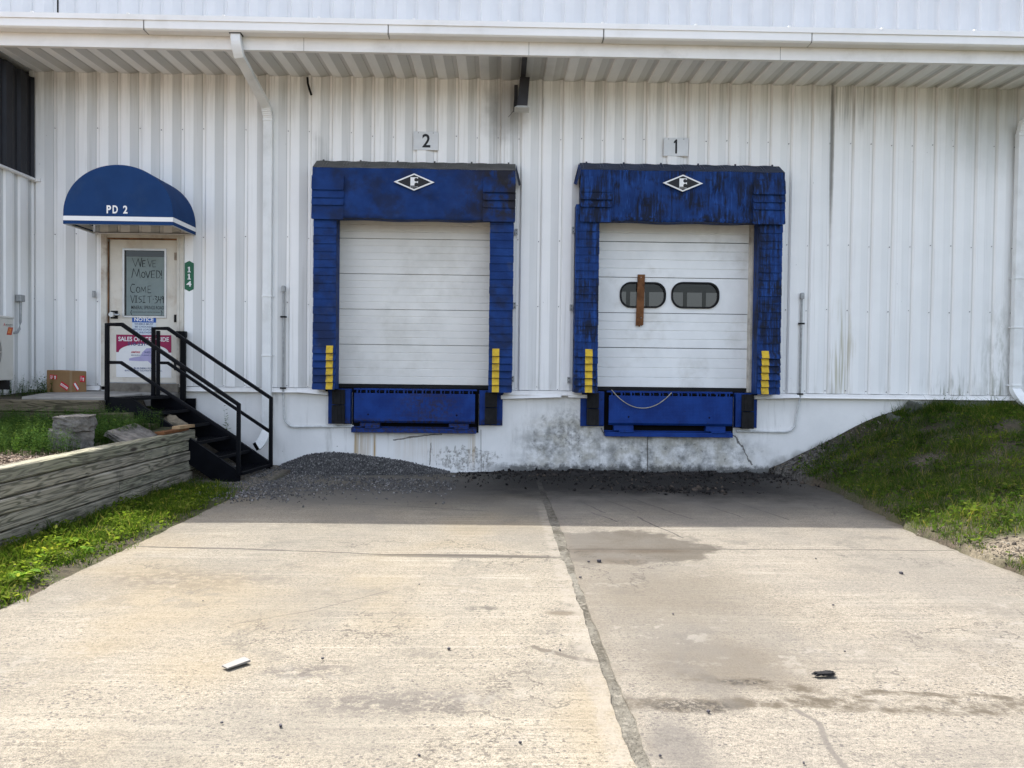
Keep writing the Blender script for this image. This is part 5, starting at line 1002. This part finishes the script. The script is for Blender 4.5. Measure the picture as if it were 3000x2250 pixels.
# ------------------------------------------------------------------ grass and weeds
def blades(px, py, pz, h, w, lean):
    n = len(px); a = rng.uniform(0,2*np.pi,n); b = rng.uniform(0,2*np.pi,n); dx, dy = np.cos(a)*w/2, np.sin(a)*w/2; lx, ly = np.cos(b)*lean*h, np.sin(b)*lean*h; Z = np.zeros(n)
    B = np.stack([px,py,pz],-1); D = np.stack([dx,dy,Z],-1); mid = B+np.stack([lx*.3,ly*.3,h*.55],-1); tip = B+np.stack([lx,ly,h*np.sqrt(np.clip(1-lean**2*.5,.2,1))],-1)
    V = np.stack([B-D,B+D,mid+D*.8,mid-D*.8,tip],1).reshape(-1,3); o = 5*np.arange(n)[:,None]; T = np.concatenate([o+np.array([[0,1,2]]),o+np.array([[0,2,3]]),o+np.array([[3,2,4]])]); return V, T
def patchy(x, y): return .5+.5*wob(x*1.3,y*1.5,1.)
n = 260000; px = rng.uniform(3.9,9.6,n); py = rng.uniform(-8.,.0,n); d = px-xedge(py)
den = sstep(-.10,.16,d)*(.25+.95*patchy(px*1.6,py*1.6)); bare = np.exp(-((px-4.35)/.42)**2-((py+4.85)/.3)**2)*1.2+1.*np.exp(-((px-6.6)/.5)**2-((py+1.6)/.35)**2)*.7+1.1*np.exp(-((px-5.25)/.15)**2-((py+1.75)/.18)**2)+1.1*np.exp(-((px-6.1)/.22)**2-((py+2.3)/.16)**2)+.9*np.exp(-((px-5.9)/.2)**2-((py+.9)/.13)**2)+.95*np.exp(-((py+.0)/(.05+.30*np.clip((5.5-px)/1.2,0,1)))**2)*(px < 5.9)
den = np.clip(den-bare,0,1); k = rng.uniform(0,1,n) < den*.75; px, py, d = px[k], py[k], d[k]
h = rng.gamma(5,.0145,len(px))*(.6+.65*patchy(px*1.7+3,py*1.9)); h *= np.where((py > -.5)&(px > 5.8), 1.7, 1.); V, T = blades(px, py, height(px,py)-.005, h, rng.uniform(.003,.008,len(px)), rng.uniform(.35,1.2,len(px)))
def tufts(n, fx, fy, h0, h1):
    cx = fx(n); cy = fy(n); m_ = rng.integers(25,70,n); i = np.repeat(np.arange(n), m_); s_ = rng.uniform(.03,.10,n)[i]; x = cx[i]+rng.normal(0,1,len(i))*s_; y = cy[i]+rng.normal(0,1,len(i))*s_; y = np.minimum(y,-.03)
    return blades(x, y, height(x,y)-.005, rng.uniform(h0,h1,n)[i]*rng.uniform(.5,1.1,len(i)), rng.uniform(.004,.008,len(i)), rng.uniform(.2,.9,len(i)))
VT, TT = tufts(190, lambda n: rng.uniform(4.5,9.,n), lambda n: rng.uniform(-6.5,-.1,n), .09, .19); T = np.concatenate([T, TT+len(V)]); V = np.concatenate([V, VT])
kind(np_mesh('bank_grass', V, T, W['grass']), 'stuff', 'patchy short grass covering the bank at the right', 'grass')
n = 70000; px = rng.uniform(-3.98,-2.98,n); py = rng.uniform(-9.5,-1.25,n); e_ = -3.075-px
den = sstep(-.03,.22,e_+.05*np.sin(py*5)+.04*np.sin(py*13))*(.5+.5*patchy(px*2,py*2))*sstep(-1.2,-1.9,py+.5*(px+3.6)); den *= .78*(.25+.95*sstep(.25,.6,patchy(px*3.1+2,py*3.3))); k = rng.uniform(0,1,n) < den; px, py = px[k], py[k]
h = rng.gamma(4,.0145,len(px))*(.35+1.1*patchy(px*2.3,py*1.3)**1.5); V, T = blades(px, py, height(px,py)-.005, h, rng.uniform(.004,.008,len(px)), rng.uniform(.3,1.15,len(px)))
VT, TT = tufts(120, lambda n: rng.uniform(-3.95,-3.25,n), lambda n: rng.uniform(-9.,-1.6,n), .07, .15); T = np.concatenate([T, TT+len(V)]); V = np.concatenate([V, VT])
# small round leaves (clover and chickweed) mixed through the verge
def leaves(px, py, pz, r, tilt):
    n = len(px); a = rng.uniform(0,2*np.pi,n); ang = np.linspace(0,2*np.pi,7)[:-1]; L = np.stack([np.cos(ang)*1.25,np.sin(ang)*.8,np.zeros(6)],-1); R = rand_rot(n); up = np.zeros((n,3)); 
    ca, sa = np.cos(a), np.sin(a); P_ = L[None]*r[:,None,None]; X_ = P_[...,0]*ca[:,None]-P_[...,1]*sa[:,None]; Y_ = P_[...,0]*sa[:,None]+P_[...,1]*ca[:,None]; b = rng.uniform(0,2*np.pi,n); Z_ = (X_*np.cos(b)[:,None]+Y_*np.sin(b)[:,None])*tilt[:,None]
    V = np.stack([X_+px[:,None],Y_+py[:,None],Z_+pz[:,None]],-1).reshape(-1,3); o = 6*np.arange(n)[:,None]; T = np.concatenate([o+np.array([[0,i,i+1]]) for i in range(1,5)]); return V, T
n = 30000; lx = rng.uniform(-3.97,-3.0,n); ly = rng.uniform(-9.5,-2.0,n); k = rng.uniform(0,1,n) < sstep(.0,.2,-3.07-lx+.05*np.sin(ly*6)+.03*np.sin(ly*17))*(.04+1.1*patchy(lx*3+1,ly*2.2)**2)*sstep(-1.5,-3.2,ly); lx, ly = lx[k], ly[k]; V6, T6 = leaves(lx, ly, height(lx,ly)+rng.uniform(.005,.10,len(lx))*(.3+.9*patchy(lx*4,ly*3)), np.minimum(rng.gamma(4,.0021,len(lx))+.003,.019), rng.uniform(-1.1,1.1,len(lx)))
kind(np_mesh('verge_clover', V6, T6, mat_grass('verge_leaf', (.045,.085,.010), (.135,.185,.026), (.19,.21,.045), .5)), 'stuff', 'dense small-leaved weeds covering the sunny verge beside the timber wall', 'ground cover')
kind(np_mesh('verge_grass', V, T, W['verge']), 'stuff', 'grass and small weeds on the strip between the timber wall and the concrete', 'grass')
n = 42000; lx = np.concatenate([rng.uniform(4.0,9.,n), rng.uniform(4.0,4.6,1500)]); ly = np.concatenate([rng.uniform(-7.5,-.1,n), rng.uniform(-6.3,-5.2,1500)]); k = (rng.uniform(0,1,len(lx)) < .05+.95*patchy(lx*2.6,ly*2.4)**2)&(lx > xedge(ly)-.03+.05*np.sin(ly*9))&(np.exp(-((lx-4.35)/.4)**2-((ly+4.85)/.3)**2) < .5); lx, ly = lx[k], ly[k]; V6, T6 = leaves(lx, ly, height(lx,ly)+rng.uniform(.01,.09,len(lx)), np.minimum(rng.gamma(4,.0032,len(lx))+.003,.022), rng.uniform(-.9,.9,len(lx)))
kind(np_mesh('bank_clover', V6, T6, mat_grass('bank_leaf', (.026,.062,.010), (.085,.135,.022), (.13,.15,.03), .5)), 'stuff', 'low broad-leaved ground cover among the bank grass', 'ground cover')
def sprig(n_st, h, seed, leaf=.028):
    r = random.Random(seed); V = []; T = []
    for s in range(n_st):
        az = r.uniform(0,6.28); ln = r.uniform(.05,.4); hh = h*r.uniform(.6,1.05); bx_, by_ = r.uniform(-.02,.02), r.uniform(-.02,.02)
        def at(u): return np.array([bx_+math.cos(az)*ln*hh*u*u, by_+math.sin(az)*ln*hh*u*u, hh*u])
        w = .0018; o = len(V); V += [at(0)+[w,0,0],at(0)-[w,0,0],at(1.)]; T.append((o,o+1,o+2)); o = len(V); V += [at(0)+[0,w,0],at(0)-[0,w,0],at(1.)]; T.append((o,o+1,o+2))
        m_ = max(6,int(hh/.017))
        for i in range(m_):
            u = .15+.85*i/m_; b = at(u); a = i*2.4+r.uniform(-.4,.4); l = leaf*r.uniform(.7,1.2)*(1.1-.5*u); dd = np.array([math.cos(a),math.sin(a),r.uniform(-.1,.6)]); sd = np.array([-math.sin(a),math.cos(a),r.uniform(-.2,.2)])
            o = len(V); V += [b, b+dd*l*.5+sd*l*.24, b+dd*l, b+dd*l*.5-sd*l*.24]; T += [(o,o+1,o+2),(o,o+2,o+3)]
    return np.array(V), np.array(T)
protos = [sprig(random.randint(2,4), .24, 40+i) for i in range(10)]
Vs, Ts, off = [], [], 0
n = 2300; px = np.concatenate([rng.uniform(-7.,-4.25,n), rng.normal(-6.45,.2,40)]); py = np.concatenate([rng.uniform(-3.85,-1.47,n), rng.uniform(-.9,-.12,40)])
for i, (x, y) in enumerate(zip(px, py)):
    if abs(x+4.48) < .24 and abs(y+3.0) < .22: continue
    if x > -4.2-.55*max(0,(-1.9-y)/-1.4)*0 and y < -1.5 and rng.uniform() < .35: continue
    if i < n and y < -3.3 and rng.uniform() < .35+.5*(y < -3.65): continue
    V_, T_ = protos[rng.integers(10)]; s = rng.uniform(.7,1.45); a = rng.uniform(0,6.28); c_, s_ = math.cos(a), math.sin(a); R = np.array([[c_,-s_,0],[s_,c_,0],[0,0,1]]); Vs.append(V_@R.T*s+[x,y,float(height(x,y))-.01]); Ts.append(T_+off); off += len(V_)
kind(np_mesh('weeds', np.concatenate(Vs), np.concatenate(Ts), W['weed']), 'stuff', 'dense green weeds on the terrace between the landing timbers and the mulch', 'weeds')
def plant(name, x, y, z, s, seed, label, cat, mat=None, n_st=3, h=.24, leaf=.03, group=None):
    V_, T_ = sprig(n_st, h, seed, leaf); o = np_mesh(name, V_*s, T_, mat or W['weed']); o.location = (x,y,z); return tag(o, label, cat, group)
for i, (x, y, s, lb) in enumerate(((-4.86,-3.80,1.15,'tallest sunlit leafy weed at the edge of the mulch'),(-5.08,-3.72,.85,'short bushy sunlit weed left of the tallest one by the mulch'),(-4.64,-3.70,.85,'sunlit leafy weed between the tallest one and the stacked stones'))):
    plant('leafy_weed', x, y, .645, s, 90+i, lb, 'weed', mat_grass('sunny_weed_leaf', (.05,.11,.02), (.10,.18,.03), (.1,.17,.03), .45), 5, .27, .036, 'leafy weeds at the mulch edge')
plant('wall_weed', -3.95, -.10, .5, 1.3, 120, 'straggly weed growing against the foundation behind the stair railing', 'weed', None, 2, .34, .05)
plant('wall_weed', -3.75, -.12, .12, 1.2, 121, 'low dark weed growing on the foundation foot beside the downspout', 'weed', None, 4, .2, .04)
plant('wall_weed', -6.42, -.35, 1.08, 1.3, 125, 'bushy weed left of the cardboard box against the wall', 'weed', None, 6, .22, .05)
for i, (x, y, s) in enumerate(((6.35,-.12,1.),(6.55,-.15,1.4),(7.05,-.12,1.),(6.1,-.2,.8),(7.2,-.14,.9))): plant('bank_weed', x, y, float(height(x,y))-.02, s, 140+i, 'thin weed sprouting at the top of the bank against the foundation', 'weed', None, 4, .2, .03, 'weeds along the top of the bank')
def rosette(x, y, s, seed, label):
    r = random.Random(seed); t = MB()
    for k in range(r.randint(5,8)):
        a = k*2.4+r.uniform(-.3,.3); L_ = .085*s*r.uniform(.7,1.15); W_ = L_*.36; el_ = r.uniform(.25,.8); n = 6; P_ = []
        for i in range(n+1):
            u = i/n; w = W_*math.sin(math.pi*min(1,u*.93+.05))**.8; d = L_*u; zz = L_*(el_*u-.55*u*u)+.012; P_.append((d, w, zz))
        def g(d, w, z): return (x+math.cos(a)*d-math.sin(a)*w, y+math.sin(a)*d+math.cos(a)*w, float(height(x,y))+z+.01)
        for (d0,w0,z0),(d1,w1,z1) in zip(P_[:-1],P_[1:]):
            t.quad(g(d0,-w0,z0+w0*.3),g(d0,0,z0),g(d1,0,z1),g(d1,-w1,z1+w1*.3)); t.quad(g(d0,0,z0),g(d0,w0,z0+w0*.3),g(d1,w1,z1+w1*.3),g(d1,0,z1))
    tag(t.build('broadleaf_weed', W['broad'], None, True), label, 'weed', 'broad-leaved weeds on the left verge')
for i, (x, y, s, lb) in enumerate(((-3.52,-4.72,1.35,'largest bright broad-leaved weed in the verge beside the timber wall'),(-3.70,-4.70,1.1,'bright broad-leaved weed nearest the timber wall'),(-3.30,-5.72,1.35,'big-leaved weed in the verge nearest the camera at the left edge'),(-3.45,-5.25,1.0,'broad-leaved weed midway along the sunny verge'),(-3.28,-4.95,.9,'small broad-leaved weed at the concrete edge of the verge'),(-3.62,-5.05,.9,'broad-leaved weed between the two bright weeds and the left frame edge'))): rosette(x, y, s, i+3, lb)
mb = MB(); fx0, fy0 = 7.15, -.95; fz0 = float(height(fx0,fy0)); mb.tube([(fx0,fy0,fz0),(fx0,fy0,fz0+.09)], .003, 5, 1)
for k in range(14): a = k*.45; mb.add([(fx0,fy0,fz0+.09),(fx0+.026*math.cos(a),fy0+.026*math.sin(a),fz0+.098),(fx0+.026*math.cos(a+.4),fy0+.026*math.sin(a+.4),fz0+.10)], [(0,1,2)])
mb.tube([(fx0,fy0,fz0+.085),(fx0,fy0,fz0+.1)], .014, 8); tag(mb.build('dandelion', [W['yellowflower'], W['weed']], None), 'single yellow dandelion in the grass below the right downspout', 'flower')
# ------------------------------------------------------------------ litter on the concrete
mb = MB(); q = [(-1.383,-7.161),(-1.345,-7.190),(-1.262,-7.095),(-1.305,-7.060)]
mb.add([(x,y,.004) for x,y in q]+[(x,y,z) for (x,y),z in zip(q,(.012,.010,.015,.018))], [(3,2,1,0),(4,5,6,7)]+[(k,(k+1)%4,4+(k+1)%4,4+k) for k in range(4)]); tag(mb.build('board_scrap', W['greyboard'], None), 'small pale board scrap lying on the sunlit concrete at the left', 'wood scrap')
rock('rubber_scrap', (1.645,-7.223,.012), (.10,.034,.016), (.05,0,.1), W['rubber'], 'flat black scrap lying alone on the right half of the concrete', 'litter', 31, rough=.5)
pts_ = [(-.259,-6.899,.014),(-.906,-7.04,.011),(-.91,-7.767,.012),(.805,-5.039,.026),(.606,-5.497,.014),(3.072,-5.323,.022),(-1.166,-7.742,.009),(.949,-7.619,.012),(.342,-6.904,.009),(.72,-5.05,.014),(-1.9,-6.1,.007),(-.55,-5.7,.008),(2.2,-6.1,.011),(1.1,-6.3,.009),(2.6,-4.9,.011),(.1,-7.9,.010),(.65,-8.0,.009),(1.2,-8.05,.008),(-.3,-8.0,.008),(1.9,-6.9,.009)]
for i, (x, y, s) in enumerate(pts_): rock('pebble', (x,y,s*.25), (s*1.25,s*.95,s*.7), (0,0,i), W['pebble'], 'small dark pebble lying loose on the sunlit concrete', 'pebble', 60+i, rough=.25, group='loose dark pebbles on the concrete')
# ------------------------------------------------------------------ camera, light, world
yaw, pitch, roll = -0.01648547, -0.02003971, -0.01190882
cy_, sy_ = math.cos(yaw), math.sin(yaw); cp, sp_ = math.cos(pitch), math.sin(pitch); cr, sr = math.cos(roll), math.sin(roll)
Rz = Matrix(((cy_,-sy_,0),(sy_,cy_,0),(0,0,1))); Rx = Matrix(((1,0,0),(0,cp,-sp_),(0,sp_,cp))); Ry = Matrix(((cr,0,sr),(0,1,0),(-sr,0,cr))); R = Rz @ Rx @ Ry
r_, f_, u_ = R.col[0], R.col[1], R.col[2]
cam = bpy.data.cameras.new('camera'); co = bpy.data.objects.new('camera', cam); COL.objects.link(co); M4 = Matrix((( r_[0],u_[0],-f_[0],0.),(r_[1],u_[1],-f_[1],-10.8842),(r_[2],u_[2],-f_[2],1.52),(0,0,0,1))); co.matrix_world = M4
cam.sensor_width = 36; cam.lens = 2170/3000*36; cam.clip_end = 2000; cam.clip_start = .05; SC.camera = co
d = Vector((.45,-.408,-1)).normalized(); elev = math.asin(-d.z); az = math.atan2(-d.x, -d.y)
su = bpy.data.lights.new('sun', 'SUN'); su.energy = 2.6; su.angle = math.radians(.5); su.color = (1,.965,.905); so = bpy.data.objects.new('sun', su); COL.objects.link(so); so.rotation_euler = d.to_track_quat('-Z','Y').to_euler(); so.location = (-4,6,14)
wd = bpy.data.worlds.new('World'); SC.world = wd; wd.use_nodes = True; nt = wd.node_tree; sk = nt.nodes.new('ShaderNodeTexSky'); sk.sky_type = 'NISHITA'; sk.sun_disc = False; sk.sun_elevation = elev; sk.sun_rotation = az; sk.air_density = 1.; sk.dust_density = 4.; sk.ozone_density = .4
hs = nt.nodes.new('ShaderNodeHueSaturation'); hs.inputs['Saturation'].default_value = .68; nt.links.new(sk.outputs[0], hs.inputs['Color']); nt.links.new(hs.outputs[0], nt.nodes['Background'].inputs[0]); nt.nodes['Background'].inputs[1].default_value = .15
SC.view_settings.view_transform = 'Standard'; SC.view_settings.look = 'None'; SC.view_settings.exposure = 1.75; SC.view_settings.gamma = 1
for o in del_w:
    if 'wloc' in o: del o['wloc']
